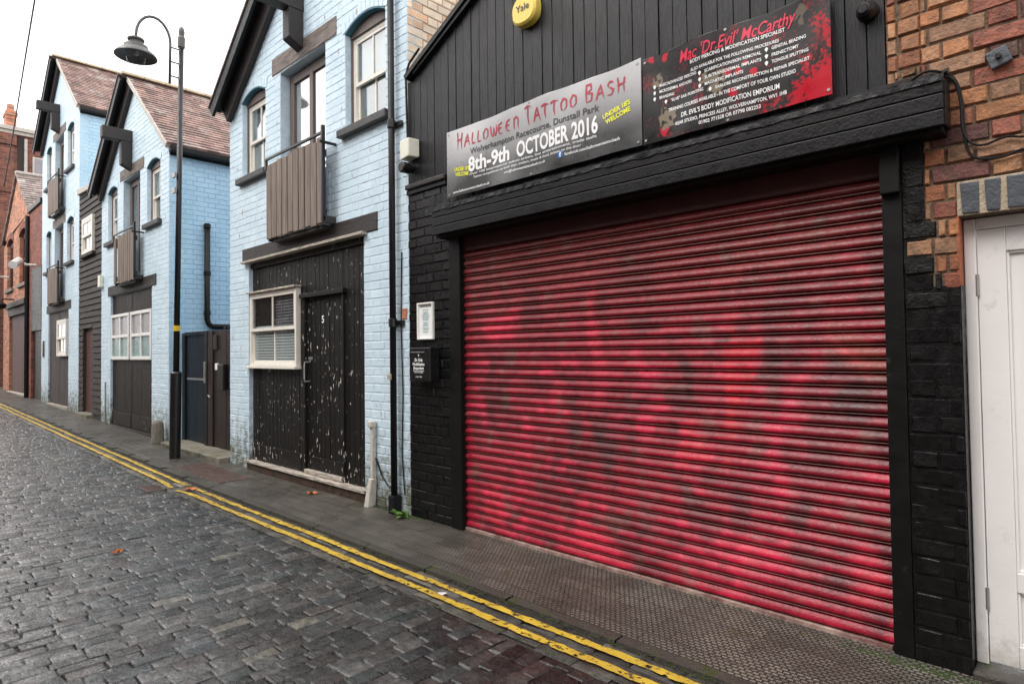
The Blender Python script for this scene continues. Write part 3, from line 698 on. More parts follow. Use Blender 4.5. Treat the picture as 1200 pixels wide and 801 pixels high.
def gable_house(label, xc, hw, ze, dz, base, opts):
    """three-bay warehouse cottage: gable to the street"""
    X0, X1 = xc-hw, xc+hw; pitch = .80; apex = ze+hw*pitch; Y = YW; D = 7.0
    t = thing('blue_house', (xc, Y, base), label, 'house', 'blue painted gable houses')
    # openings of the upper floor (dz lifts them on the taller house)
    floors = [dz] if dz < .5 else [dz, 0.0]
    holes = []
    for q in floors:
        holes += [(xc-1.47, xc-.84, 3.47+q, 4.49+q), (xc+.87, xc+1.53, 3.47+q, 4.49+q), (xc-.47, xc+.50, 2.68+q, 4.45+q)]
    bx0, bx1, bz0, bz1 = opts['bay']
    holes.append((bx0, bx1, -.2, bz1))
    wl = MB()
    for (a, b, c, d) in sub_rect((X0, X1, base-.25, ze), holes): wl.box(a, b, Y, Y+.16, c, d)
    wl.prism([(X0, ze), (X1, ze), (xc, apex)], Y, Y+.16)
    wl.box(X0, X0+.15, Y+.16, Y+D, base-.25, ze)
    wall = wl.build('wall', 'blue_j', t)
    b = MB()
    lim = lambda z, a, c: (a, c) if z < ze else (max(a, xc-(apex-z)/pitch), min(c, xc+(apex-z)/pitch))
    bricks(b, X0, X1, base-.05, apex, holes, limit=lim, seed=int(abs(xc)*10), v_ref=base, proud=.0034, j=.006, rough=.0012)
    b.build('brickwork', 'blue', wall, xf=front(Y))
    s = MB()
    s.box(X1-.15, X1, Y+.16, Y+D, base-.25, ze); s.box(X1-.15, X1-.001, Y+.001, Y+.16, base-.25, ze-.001)
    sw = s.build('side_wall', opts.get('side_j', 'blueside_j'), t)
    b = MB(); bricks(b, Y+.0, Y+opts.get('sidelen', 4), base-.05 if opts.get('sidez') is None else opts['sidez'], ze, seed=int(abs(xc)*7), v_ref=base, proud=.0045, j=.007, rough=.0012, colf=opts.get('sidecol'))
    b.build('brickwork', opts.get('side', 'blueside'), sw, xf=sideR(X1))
    # roof
    ov = .13
    pw = opts.get('parapet'); ovr = -.15 if pw else ov
    roof_slope(t, xc, apex+.05, X1+ovr, ze-ovr*pitch+.05, Y-.07, Y+D, 'roof')
    roof_slope(t, xc, apex+.05, X0-ov, ze-ov*pitch+.05, Y-.15, Y+D, 'roof')
    rg = MB(); y = Y-.17
    while y < Y+D-.1:
        l = .34; n = 7; pts = []
        for i in range(n+1):
            a = math.pi*i/n; pts.append((xc+.095*math.cos(a), apex+.055+.075*math.sin(a)))
        rg.prism(pts[::-1], y+.008, y+l); y += l
    rg.build('ridge_tiles', 'ridge', t, .004)
    e = MB(); slab(e, (xc-.02, apex+.045), (X0-ov-.02, ze-ov*pitch+.03), .15, Y-.20, Y-.165)
    e.build('bargeboard', 'gutter', t, .004)
    e = MB(); slab(e, (xc+.02, apex+.0), (X0-ov+.06, ze-ov*pitch+.04), .245, Y-.075, Y-.012)
    e.build('bargeboard', 'beam', t, .004)
    e = MB(); slab(e, (xc, apex+.012), (X0-ov+.02, ze-ov*pitch+.02), .03, Y-.163, Y-.077)
    e.build('soffit', 'gutter', t)
    e = MB(); slab(e, (xc+.04, apex+.03), (X1+ovr, ze-ovr*pitch+.04), .075, Y-.085, Y-.008)
    e.build('verge', 'verge', t, .004)
    e = MB(); slab(e, (xc-.0, apex+.075), (X0-ov-.03, ze-ov*pitch+.055), .03, Y-.215, Y-.12)
    e.build('verge', 'lintel', t, .004)
    if pw:
        pr_ = MB().box(X1-.15, X1, Y+.16, Y+D, ze+.001, pw).box(X1-.42, X1-.001, Y+.001, Y+.159, ze+.001, pw).build('parapet', opts.get('side_j'), t)
        b = MB(); bricks(b, Y, Y+5, ze, pw, seed=77, v_ref=base, proud=.0045, j=.007, rough=.0012, colf=opts.get('sidecol')); b.build('brickwork', opts.get('side'), pr_, xf=sideR(X1))
        b = MB(); bricks(b, X1-.42, X1, ze, pw, seed=78, v_ref=base, proud=.0034, j=.006, rough=.0012); b.build('brickwork', 'blue', pr_, xf=front(Y))
        MB().box(X1-.45, X1+.04, Y-.03, Y+D, pw, pw+.06).build('coping', 'verge', pr_, .008)
    if not pw: box('eaves_gutter', (X1+.02, X1+.15, Y-.02, Y+D, ze-.17, ze-.075), 'gutter', t, .02)
    if not pw: box('eaves_board', (X1+.008, X1+.03, Y+.0, Y+D, ze-.20, ze-.02), 'gutter', t, .004)
    # hoist beam on its post, at the top of the gable
    hz = (4.93 if xc > -7 else 5.02)+dz
    h = MB(); h.box(xc-.075, xc+.075, Y-.45, Y-.002, hz, hz+.20); hb = h.build('hoist_beam', 'beam', t, .008)
    MB().add([(xc-.07, Y-.17, 4.62+dz), (xc+.07, Y-.17, 4.62+dz), (xc+.07, Y-.01, 4.54+dz), (xc-.07, Y-.01, 4.54+dz),
              (xc-.07, Y-.17, hz+.001), (xc+.07, Y-.17, hz+.001), (xc+.07, Y-.01, hz+.001), (xc-.07, Y-.01, hz+.001)],
             [(0, 3, 2, 1), (4, 5, 6, 7), (0, 1, 5, 4), (1, 2, 6, 5), (2, 3, 7, 6), (3, 0, 4, 7)]).build('hoist_post', 'beam', hb, .008)
    for q in floors:
        arched(t, xc-1.47, xc-.84, 3.47+q, 4.40+q, .09, Y)
        arched(t, xc+.87, xc+1.53, 3.47+q, 4.40+q, .09, Y, blind='top')
        # loading door now glazed, with its lintel
        d0, d1 = xc-.47, xc+.50
        f = MB(); yy = Y+.10
        for (a, c) in ((d0+.02, d0+.11), (xc-.015, xc+.055), (d1-.035, d1)): f.box(a, c, yy, yy+.05, 2.68+q, 4.43+q)
        f.box(d0+.11, xc-.015, yy, yy+.05, 4.33+q, 4.43+q); f.box(xc+.055, d1-.035, yy, yy+.05, 4.33+q, 4.43+q)
        f.box(d0+.11, xc-.015, yy, yy+.05, 2.68+q, 2.80+q); f.box(xc+.055, d1-.035, yy, yy+.05, 2.68+q, 2.80+q)
        fd = f.build('french_door', 'framebrown', t, .004)
        dk = dz > 0 or opts.get('dark')
        pane(fd, d0+.11, xc-.015, 2.80+q, 4.33+q, yy+.02, 'glass' if dk else 'glassw'); pane(fd, xc+.055, d1-.035, 2.80+q, 4.33+q, yy+.02, 'glass' if dk else 'glassw')
        box('curtain', (d0+.10, d1-.03, yy+.030, yy+.033, 2.78+q, 4.35+q), 'greypane' if dk else 'curtain', fd, 0)
        interior(fd, d0, d1, 2.68+q, 4.43+q, yy+.055)
        lp = MB(); lp.add([(xc-.66, Y-.012, 4.47+q), (xc+.72, Y-.012, 4.45+q), (xc+.72, Y+.12, 4.45+q), (xc-.66, Y+.12, 4.47+q),
                     (xc-.66, Y-.012, 4.66+q), (xc+.72, Y-.012, 4.64+q), (xc+.72, Y+.12, 4.64+q), (xc-.66, Y+.12, 4.66+q)],
                     [(0, 3, 2, 1), (4, 5, 6, 7), (0, 1, 5, 4), (1, 2, 6, 5), (2, 3, 7, 6), (3, 0, 4, 7)])
        lp.build('lintel', 'lintel', t, .006)
        # boarded balcony
        nb = 10; bm = MB(); wd = 1.22/nb; bx = xc-.545; rg2 = random.Random(int(xc*3)+int(q))
        for i in range(nb):
            if opts.get('gap') and i == 1: continue
            zt_ = 3.42+q+rg2.uniform(-.02, .02)
            bm.box(bx+i*wd+.008, bx+(i+1)*wd-.008, Y-.135+rg2.uniform(-.004, .004), Y-.108, 2.60+q+rg2.uniform(-.01, .01), zt_)
        bal = bm.build('balcony', 'slat', t, .004)
        rl = MB(); rl.box(bx+.02, bx+1.20, Y-.108, Y-.080, 2.66+q, 2.74+q); rl.box(bx+.02, bx+1.20, Y-.108, Y-.080, 3.25+q, 3.32+q)
        rl.box(bx+1.20, bx+1.235, Y-.14, Y-.001, 2.60+q, 2.67+q); rl.box(bx, bx+.03, Y-.11, Y-.001, 2.58+q, 2.64+q); rl.box(bx+.1, bx+1.15, Y-.10, Y-.001, 2.56+q, 2.60+q)
        rl.build('support', 'beam', bal, .004)
        ra = MB(); ra.box(bx-.01, bx+1.225, Y-.145, Y-.120, 3.46+q, 3.485+q); ra.box(bx-.01, bx+.02, Y-.145, Y-.12, 3.36+q, 3.46+q)
        ra.box(bx+1.205, bx+1.235, Y-.150, Y-.115, 2.62+q, 3.54+q); ra.box(bx+1.23, bx+1.25, Y-.18, Y+.0, 3.36+q, 3.385+q)
        ra.build('handrail', 'metalblack', bal, .003)
    # ground floor lintel
    L0, L1, lz0, lz1 = opts['lintel']
    for (a, c, z0, z1) in [(L0, L1, lz0, lz1)]:
        box('lintel', (a, c, Y-.014, Y+.12, z0, z1), 'beam', t, .006)
    if dz > .5: pass
    return t

# ------------------------------------------------------------------ the nearest blue house
def cream_side(u, v, rg):
    k = rg.uniform(.82, 1.12); return (1*k, (.93+rg.uniform(-.05, .03))*k, (.86+rg.uniform(-.12, .04))*k)
MT['creambrick'] = mat('cream_washed_side_brick', (.74, .55, .38), .8, .12, 9, .6, 40, attr='Col')
def cream_col(u, v, rg):
    k = rg.uniform(.8, 1.1); t_ = rg.random()
    c = (.88, .74, .58) if t_ < .78 else (.78, .52, .34)
    return tuple(q*k for q in c)
h3 = gable_house('nearest blue house, with the black garage door bay numbered 5 and a cream window', -6.045, 1.845, 4.50, 0, 0,
    dict(bay=(-7.34, -4.88, 0, 2.44), lintel=(-7.50, -4.65, 2.445, 2.61), side='creambrick', side_j='creammortar', sidecol=cream_col, sidez=2.2, sidelen=5, parapet=5.3))
Y = YW
# boarded bay
box('step_face', (-7.34, -4.88, Y+.05, Y+.12, -.1, .075), 'browndoor', h3, .004)
MB().box(-7.40, -4.84, Y-.045, Y+.10, .082, .108).build('threshold', 'palewood', h3, .004)
MB().box(-7.36, -4.86, Y-.020, Y+.10, -.01, .080).build('riser', 'riser', h3, .004)
box('drip_board', (-7.44, -4.82, Y-.06, Y+.03, 2.425, 2.452), 'palewood', h3, .004)
box('bay_head', (-7.34, -4.88, Y+.02, Y+.08, 2.36, 2.424), 'blackwood', h3, .003)
yb = Y+.045
lf = board_panel('left_leaf', -7.335, -6.12, .11, 2.36, yb, .088, 'blackwood', h3)
MB().box(-7.33, -6.14, yb-.012, yb-.001, .115, .30).build('bottom_rail', 'blackwood', lf, .003)
board_panel('overpanel', -6.115, -5.30, 1.965, 2.36, yb, .088, 'blackwood', h3)
board_panel('right_panel', -5.295, -4.885, .11, 2.36, yb, .088, 'blackwood', h3)
dp = MB(); dp.box(-6.115, -6.045, yb-.02, yb+.03, .11, 1.96); dp.box(-5.315, -5.285, yb-.02, yb+.03, .11, 1.96); dp.box(-6.115, -5.25, yb-.045, yb+.03, 1.93, 1.975)
dp.build('door_frame', 'blackwood', h3, .004)
dr = board_panel('door', -6.04, -5.32, .155, 1.925, yb+.012, .090, 'blackwood', h3)
MB().box(-6.03, -5.33, yb+.002, yb+.011, .165, .29).build('kick_board', 'blackwood', dr, .003)
MB().box(-6.05, -5.32, yb-.03, yb+.04, .112, .152).build('door_sill', 'palewood', dr, .004)
hd = MB(); hd.tube([(-5.995, yb+.01, 1.26), (-5.995, yb-.045, 1.26), (-5.995, yb-.05, 1.22), (-5.995, yb-.05, 1.09), (-5.995, yb-.045, 1.06), (-5.995, yb+.01, 1.06)], .009, 8)
hd.box(-6.0, -5.92, yb+.0, yb+.008, 1.285, 1.315); hd.build('handle', 'steel', dr)
nm = MB(); put_text(nm, '5', -5.74, 1.66, .045, .075, yb+.012, d=.003, bold=.02); nm.build('number', 'txwhite', dr)
gw = sash_window(h3, -7.30, -6.16, 1.215, 2.055, yb-.055, 'cream', blind='slats', fw=.034, gm='glasslow')
MB().box(-7.335, -6.14, yb-.085, yb+.0, 2.057, 2.078).build('window_hood', 'palewood', gw, .003)
MB().box(-7.335, -6.14, yb-.085, yb+.0, 1.185, 1.213).build('sill', 'cream', gw, .004)
# downpipe with brackets and shoe
dpipe = MB(); dpipe.tube([(-4.36, Y-.055, .10), (-4.36, Y-.055, 5.4)], .028, 14); dpipe = dpipe.build('downpipe', 'gutter', h3, smooth=True)
for z in (1.60, 3.30): MB().tube([(-4.36, Y-.055, z-.035), (-4.36, Y-.055, z+.035)], .037, 14).box(-4.43, -4.26, Y-.03, Y-.001, z-.02, z+.02).build('bracket', 'metalblack', dpipe, .003)
MB().box(-4.398, -4.322, Y-.095, Y-.002, -.02, .15).build('shoe', 'gutter', dpipe, .012)
MB().box(-4.39, -4.34, Y-.10, Y-.085, 1.12, 1.17).build('tag', 'palewood', dpipe, .002)
du = MB(); du.box(-4.728, -4.690, Y-.050, Y-.008, .24, .72)
du = du.build('cable_duct', 'duct', h3, .006)
MB().box(-4.740, -4.678, Y-.070, Y-.008, .69, .745).build('duct_cap', 'duct', du, .008)
MB().add([(-4.765, Y-.095, -.01), (-4.70, Y-.095, -.01), (-4.70, Y-.01, -.01), (-4.765, Y-.01, -.01), (-4.735, Y-.066, .24), (-4.68, Y-.066, .24), (-4.68, Y-.01, .24), (-4.735, Y-.01, .24)],
         [(0, 3, 2, 1), (4, 5, 6, 7), (0, 1, 5, 4), (1, 2, 6, 5), (2, 3, 7, 6), (3, 0, 4, 7)]).build('duct_foot', 'duct', du, .006)
MB().tube([(-4.68, Y-.02, .42), (-4.60, Y-.016, .28), (-4.50, Y-.02, .20), (-4.42, Y-.02, .19)], .007, 6).build('wire', 'gutter', du)
MB().tube([(-4.29, Y-.01, 2.2+0), (-4.30, Y-.014, 1.6), (-4.285, Y-.012, 1.0), (-4.30, Y-.014, .5), (-4.27, Y-.012, .16)], .006, 6).build('wire', 'gutter', h3)
MB().box(-4.29, -4.225, Y-.012, Y-.001, 1.63, 1.72).build('bare_brick', 'rust', h3, .004)

# ------------------------------------------------------------------ middle blue house
h2 = gable_house('middle blue house behind the lamp post, with paired white windows in its black doors', -12.075, 1.925, 4.58, 0, .07,
    dict(bay=(-13.35, -10.95, 0, 2.46), lintel=(-13.50, -10.72, 2.462, 2.64), sidelen=5, gap=True, dark=True))
l_ = board_panel('garage_leaf', -13.34, -12.16, .10, 2.455, Y+.035, .075, 'brownblack', h2)
r_ = board_panel('garage_leaf', -12.13, -10.96, .10, 2.455, Y+.035, .075, 'brownblack', h2)
for (a, c, pr) in ((-13.335, -12.17, l_), (-12.125, -10.965, r_)):
    wn_ = MB(); z0, z1 = 1.28, 2.10; a2, c2 = a+.035, c-.02; yf = Y-.01
    xm = (a2+c2)/2; zm = (z0+z1)/2
    wn_.box(a2, a2+.055, yf, yf+.045, z0, z1); wn_.box(c2-.055, c2, yf, yf+.045, z0, z1); wn_.box(a2+.055, c2-.055, yf, yf+.045, z1-.055, z1); wn_.box(a2+.055, c2-.055, yf, yf+.045, z0, z0+.055)
    wn_.box(xm-.022, xm+.022, yf+.004, yf+.045, z0+.055, z1-.055); wn_.box(a2+.055, xm-.022, yf+.002, yf+.045, zm-.02, zm+.03); wn_.box(xm+.022, c2-.055, yf+.002, yf+.045, zm-.02, zm+.03)
    wf = wn_.build('window', 'creamw', pr, .006)
    b_ = MB(); b_.box(a2+.055, xm-.022, yf+.025, yf+.03, zm+.03, z1-.055); b_.box(xm+.022, c2-.055, yf+.025, yf+.03, zm+.03, z1-.055)
    for vv, ff, mm in ((0, 0, 'greypane'),): b_.build('upper_panes', mm, wf)
    b_ = MB(); b_.box(a2+.055, xm-.022, yf+.025, yf+.03, z0+.055, zm-.02); b_.box(xm+.022, c2-.055, yf+.025, yf+.03, z0+.055, zm-.02)
    b_.build('lower_panes', 'greenpane', wf)
    MB().box(a, c, Y+.022, Y+.036, .11, .34).build('bottom_rail', 'brownblack', pr, .003)
box('threshold', (-13.36, -10.94, Y-.02, Y+.12, .03, .098), 'browndoor', h2, .004)
sp = MB(); X = -10.15+.055
sp.tube([(X, 3.68, 3.40), (X, 3.68, 1.90), (X, 3.70, 1.83), (X, 3.76, 1.79), (X, 4.6, 1.79)], .042, 12)
sp = sp.build('soil_pipe', 'gutter', h2, smooth=True)
sj = MB()
for z in (3.36, 2.62, 2.0): sj.tube([(X, 3.68, z-.03), (X, 3.68, z+.03)], .052, 12)
sj.build('collar', 'gutter', sp)
MB().tube([(-13.62, Y-.02, .1), (-13.62, Y-.02, .86)], .012, 8).build('conduit', 'steel', h2)
MB().box(-14.02+.03, -13.84, Y-.07, Y-.002, 2.62+.05, 2.90).build('meter_box', 'creambox', h2, .01)

# ------------------------------------------------------------------ farthest, taller blue house
h1 = gable_house('farthest and tallest blue house, with two balconies one above the other', -17.87, 2.02, 6.80, 2.12, .13,
    dict(bay=(-19.02, -16.80, 0, 2.42), lintel=(-19.20, -16.55, 2.425, 2.62), sidelen=5, sidez=4.4, dark=True))
a_ = board_panel('garage_leaf', -19.01, -17.95, .22, 2.42, Y+.03, .10, 'greydoor', h1)
a_ = board_panel('garage_leaf', -17.92, -16.81, .22, 2.42, Y+.03, .10, 'greydoor', h1)
sash_window(a_, -17.86, -16.88, 1.36, 2.20, Y-.04, 'cream', fw=.06, blind='curtain')
box('threshold', (-19.05, -16.78, Y-.03, Y+.12, .10, .215), 'palewood', h1, .004)
MB().box(-19.62, -19.48, Y-.03, Y-.002, 1.35, 1.75).build('notice_board', 'metalblack', h1, .004)

# ------------------------------------------------------------------ timber-clad infill
tb = thing('timber_house', (-15.0, Y, .11), 'narrow dark weatherboarded building squeezed between two blue houses', 'building')
tx0, tx1 = -15.845, -14.005
holes = [(-15.50, -14.72, .13, 1.93), (-15.50, -14.55, 3.46, 4.22)]
bd = MB()
for (a, c, z0, z1) in sub_rect((tx0, tx1, -.1, 4.70), holes): bd.box(a, c, Y+.03, Y+.14, z0, z1)
bd.prism([(tx0, 4.70), (tx1, 4.70), (tx1, 4.72), (tx0, 4.86)], Y+.03, Y+.14)
wl_ = bd.build('wall', 'cladding', tb)
bd = MB(); z = .08; rg = random.Random(4)
while z < 4.78:
    for (a, c, q0, q1) in sub_rect((tx0, tx1, z, z+.122), holes, .02):
        j = rg.uniform(-.004, .004)
        bd.add([(a, Y-.004+j, q0), (c, Y-.004-j, q0), (c, Y+.03, q0), (a, Y+.03, q0), (a, Y+.018, q1+.006), (c, Y+.018, q1+.006), (c, Y+.03, q1+.006), (a, Y+.03, q1+.006)],
               [(0, 3, 2, 1), (4, 5, 6, 7), (0, 1, 5, 4), (1, 2, 6, 5), (2, 3, 7, 6), (3, 0, 4, 7)])
    z += .122
bd.build('weatherboards', 'cladding', tb)
MB().prism([(tx0, 4.80), (tx1, 4.70), (tx1, 4.78), (tx0, 4.93)], Y-.05, Y+3).build('roof', 'verge', tb, .01)
sash_window(tb, -15.47, -14.60, 3.47, 4.21, Y-.035, 'cream', blind='curtain', fw=.06, gm='glassw')
MB().box(-15.54, -14.50, Y-.06, Y+.03, 3.39, 3.458).build('sill', 'cladding', tb, .006)
board_panel('door', -15.49, -14.73, .20, 1.92, Y+.06, .12, 'reddoor', tb)
MB().box(-15.6, -14.6, Y-.12, Y+.1, .06, .19).build('doorstep', 'concrete', tb, .01)

# ------------------------------------------------------------------ far brick buildings
inf = thing('brick_infill', (-20.9, Y, .2), 'narrow red brick building with black boarding beside the tallest blue house', 'building')
i_ = MB(); i_.box(-21.80, -19.90, Y, Y+.3, 2.9, 5.38); i_.box(-21.80, -21.35, Y, Y+.3, -.1, 2.9); i_.build('wall', 'redwall', inf)
MB().box(-21.82, -19.89, Y-.05, Y+.35, 5.38, 5.50).build('coping', 'gutter', inf, .01)
board_panel('boarding', -21.34, -19.90, 2.05, 3.75, Y-.012, .16, 'black', inf)
board_panel('door', -21.2, -20.2, .22, 2.04, Y+.08, .13, 'reddoor', inf)
MB().box(-21.34, -19.9, Y+.06, Y+.2, -.1, 2.05).build('door_surround', 'black', inf)
MB().tube([(-21.72, Y-.05, .2), (-21.72, Y-.05, 5.3)], .05, 8).build('downpipe', 'gutter', inf)

ab = thing('brick_workshop', (-24, Y, .25), 'salmon brick gabled workshop with two arched windows over a brown garage door', 'building')
ax0, ax1, ax = -26.35, -21.81, -23.75; aze, aap = 5.15, 6.88
holes = [(-25.65, -24.45, 3.5, 5.12), (-23.35, -22.15, 3.5, 5.12), (-25.15, -21.98, -.2, 2.85)]
a_ = MB()
for (p, q, r, s_) in sub_rect((ax0, ax1, 0, 5.15), holes): a_.box(p, q, Y+.002, Y+.2, r, s_)
a_.prism([(ax0, 5.15), (ax1, 5.15), (ax1, 5.45), (ax, aap), (ax0, 5.0)], Y+.002, Y+.2); a_.box(ax1-.2, ax1-.002, Y+.2, Y+7, 0, 5.5)
a_.build('wall', 'salmon', ab)
roof_slope(ab, ax, aap+.05, ax1+.12, 5.47, Y-.06, Y+7, 'slate', .15, .025)
roof_slope(ab, ax, aap+.05, ax0-.05, 5.1, Y-.06, Y+7, 'slate', .15, .025)
MB().box(ax-.1, ax+.1, Y-.07, Y+7, aap+.03, aap+.12).build('ridge_tiles', 'verge', ab, .03)
for x0 in (-25.65, -23.35):
    x1 = x0+1.2
    n = 9; aw = MB()
    for i in range(n):
        xa = x0-.05+1.3*i/n+.01; xb = x0-.05+1.3*(i+1)/n-.01; f_ = lambda x: 4.86+.24*math.sqrt(max(0, 1-((x-x0-.6)/.66)**2))
        aw.prism([(xa, f_(xa)), (xb, f_(xb)), (xb, f_(xb)+.2), (xa, f_(xa)+.2)], Y-.015, Y+.1)
    aw.build('window_arch', 'redwall', ab, .004)
    wf = sash_window(ab, x0, x1, 3.5, 5.0, Y+.08, 'reddoor', fw=.08, name='window')
    MB().box(x0-.08, x1+.08, Y-.06, Y+.1, 3.40, 3.499).build('sill', 'concrete', ab, .006)
MB().box(-25.3, -21.84, Y-.10, Y+.1, 2.86, 3.02).build('lintel', 'beam', ab, .008)
MB().box(-25.2, -21.9, Y-.03, Y+.1, 2.62, 2.86).build('shutter_box', 'beam', ab, .008)
board_panel('garage_door', -25.10, -22.02, .3, 2.62, Y+.06, .22, 'reddoor', ab)
MB().box(-25.2, -21.95, Y-.05, Y+.2, .12, .29).build('threshold', 'palewood', ab, .01)

bb = thing('red_brick_factory', (-28, 3.3, .3), 'tall dark red brick building with a chimney at the far end of the street', 'building')
f_ = MB(); f_.box(-36, -28, 3.2, 8.5, -.1, 9.3); f_.build('wall', 'redside', bb)
c_ = MB(); c_.box(-36.1, -27.88, 3.08, 8.5, 9.3, 9.42); c_.box(-36.2, -27.8, 3.0, 8.5, 9.42, 9.56); c_.build('cornice', 'verge', bb, .01)
c_ = MB(); c_.box(-28.001, -27.93, 3.15, 3.60, 0, 9.0); c_.box(-28.0, -27.86, 3.12, 3.66, 8.9, 9.299); c_.box(-28.0, -27.88, 3.12, 3.66, 7.2, 7.3); c_.build('pilaster', 'redside', bb, .006)
c_ = MB(); c_.box(-28.6, -28.05, 3.38, 3.68, 9.56, 10.2); c_.box(-28.65, -28.0, 3.35, 3.71, 10.0, 10.12); ck = c_.build('chimney', 'salmon', bb, .01)
MB().lathe((-28.3, 3.53, 10.2), [(.12, 0), (.11, .25)], 10).build('chimney_pot', 'salmon', ck)
MB().tube([(-27.93, 3.93, 6.4), (-27.93, 3.93, 9.2)], .05, 8).build('downpipe', 'verge', bb)
wf = MB(); wf.box(-28.0, -27.96, 4.13, 5.1, 7.75, 8.62); wf = wf.build('window', 'verge', bb, .01)
MB().box(-27.96, -27.955, 4.19, 5.04, 7.81, 8.56).build('pane', 'greypane', wf)
MB().box(-27.999, -27.98, 3.70, 3.90, 6.3, 9.25).build('stained_panel', 'cladding', bb)

# ------------------------------------------------------------------ unseen building behind the camera, added to cut sky light and reflections
op = thing('unseen_opposite_building', (-8, -2.9, 0), 'unseen long brown brick building added across the alley to cut sky light and reflections', 'building')
OH = 5.8; o_ = MB(); oh = []
for i in range(7): oh.append((-24+4.2*i, -22.9+4.2*i, 1.2, 2.5))
for (a, c, z0, z1) in sub_rect((-34, 5, -.2, OH), oh): o_.box(a, c, -3.2, -2.9, z0, z1)
o_.build('wall', mat('brown_brick', (.10, .055, .04), .8, .3, 3, .5, 40, col2=(.06, .035, .028), brick=((0, 2), .23, .077, .009, (.10, .08, .06))), op)
MB().box(-34.1, 5.1, -3.3, -2.82, OH, OH+.12).build('coping', 'verge', op, .01)
for (a, c, z0, z1) in oh:
    wf = MB(); wf.box(a, a+.07, -3.02, -2.96, z0, z1); wf.box(c-.07, c, -3.02, -2.96, z0, z1); wf.box(a+.07, c-.07, -3.02, -2.96, z1-.07, z1); wf.box(a+.07, c-.07, -3.02, -2.96, z0, z0+.07); wf.box((a+c)/2-.02, (a+c)/2+.02, -3.01, -2.965, z0+.07, z1-.07)
    wf = wf.build('window', 'creamw', op, .004); MB().box(a+.07, c-.07, -2.99, -2.985, z0+.07, z1-.07).build('pane', 'greypane', wf)

# ------------------------------------------------------------------ gate in the gap
gt = thing('yard_gate', (-9.0, 3.36, .07), 'dark gate of a blue leaf and a brown leaf between two blue houses', 'gate')
GY = 3.36
bl = board_panel('blue_leaf', -10.03, -9.25, .085, 1.63, GY, .11, 'bluedoor', gt)
MB().box(-9.98, -9.22, GY-.014, GY-.002, .98, 1.01).build('hinge_strap', 'steel', bl, .002)
gp = MB(); gp.box(-10.14, -10.035, GY-.03, GY+.06, .07, 1.68); gp.box(-10.035, -9.245, GY-.03, GY+.06, 1.635, 1.69); gp.box(-9.245, -9.13, GY-.035, GY+.06, .07, 1.69); gp.build('gate_frame', 'black', gt, .005)
br = board_panel('brown_leaf', -9.12, -7.95, .085, 1.68, GY-.01, .30, 'browndoor', gt)
g_ = MB(); g_.box(-9.12, -8.95, GY-.03, GY-.012, .09, 1.68); g_.build('rail', 'browndoor', br, .003)
MB().box(-9.20, -9.16, GY-.06, GY-.034, .95, 1.25).build('handle', 'steel', gt, .004)
MB().box(-8.68, -8.48, GY-.07, GY-.012, .88, 1.22).build('letter_box', 'metalblack', br, .01)
MB().box(-8.86, -8.76, GY-.03, GY-.012, 1.14, 1.23).build('notice', 'paper', br, .002)
MB().box(-8.93, -8.80, GY-.03, GY-.012, 1.42, 1.62).build('lock_box', 'browndoor', br, .004)
MB().tube([(-9.1, GY-.03, .78), (-8.98, GY-.05, .76)], .012, 6).build('bolt', 'steel', br)
sk = MB()
for i in range(5): sk.lathe((-8.65+.13*i, GY+.02, 1.70), [(.012, 0), (.003, .07)], 6)
sk.build('spikes', 'metalblack', gt)
# yard behind the gate
yw = MB().box(-10.14, -7.9, 9.4, 9.6, -.1, 2.2).build('yard_wall', 'redwall'); tag(yw, 'low red brick wall closing the yard behind the gate', 'wall')

# ------------------------------------------------------------------ black garage
gb = thing('black_garage', (-2.3, Y, 0), 'black painted garage with boarded gable and wide red roller shutter', 'garage')
GX0, GX1 = -4.198, -.672
w_ = MB(); w_.box(GX0, -3.67, Y+.002, Y+.20, -.1, 2.70); w_.box(-3.67, -.73, Y+.05, Y+.2, 2.16, 2.6); w_.box(GX0, GX0+.1, Y+.2, Y+6, -.1, 3.6); w_.box(-.735, -.627, Y+.045, Y+.2, 1.9, 2.5)
w_ = w_.build('wall', 'blackbrick', gb)
b = MB(); bricks(b, GX0, -3.672, -.03, 2.70, seed=5, proud=.007, rough=.0025, j=.010, bond='stretcher', L=.215)
b.build('brickwork', 'blackbrick', w_, xf=front(Y))
topz = lambda x: min(3.70+(x-GX0-.15)*.47, 3.70+(GX1-.0-x)*.47+.0) if x > GX0+.15 else 3.62
board_panel('gable_boarding', GX0, GX1, 2.46, 4, Y-.005, .0885, 'boards', gb, th=.03, gap=.005, topf=topz, jit=.0035)
mid = (GX0+.15+GX1)/2
tm = MB(); 
slab(tm, (mid, topz(mid)+.035), (GX0+.10, topz(GX0+.1501)+.01), .075, Y-.045, Y+.03)
slab(tm, (mid, topz(mid)+.035), (GX1+.05, topz(GX1)+.0), .075, Y-.045, Y+.03)
tm.build('verge_trim', 'black', gb, .004)
rf = MB(); slab(rf, (mid, topz(mid)+.07), (GX0+.02, 3.66), .04, Y-.06, Y+6); slab(rf, (mid, topz(mid)+.07), (GX1+.02, 3.70), .04, Y-.06, Y+6); rf.build('roof', 'flashing', gb)
MB().tube([(GX0+.20, Y-.03, 3.84), (GX0+.06, Y-.03, 3.76), (GX0+.005, Y-.025, 3.68), (GX0+.012, Y-.02, 3.3), (GX0+.02, Y-.02, 3.1)], .010, 6).build('wire', 'gutter', gb)
MB().box(GX0-.0, -3.69, Y-.045, Y-.002, 2.70, 2.745).build('ledge', 'beam', gb, .012)
MB().box(GX0-.0, -3.69, Y-.025, Y-.002, 2.66, 2.70).build('ledge', 'black', gb, .006)
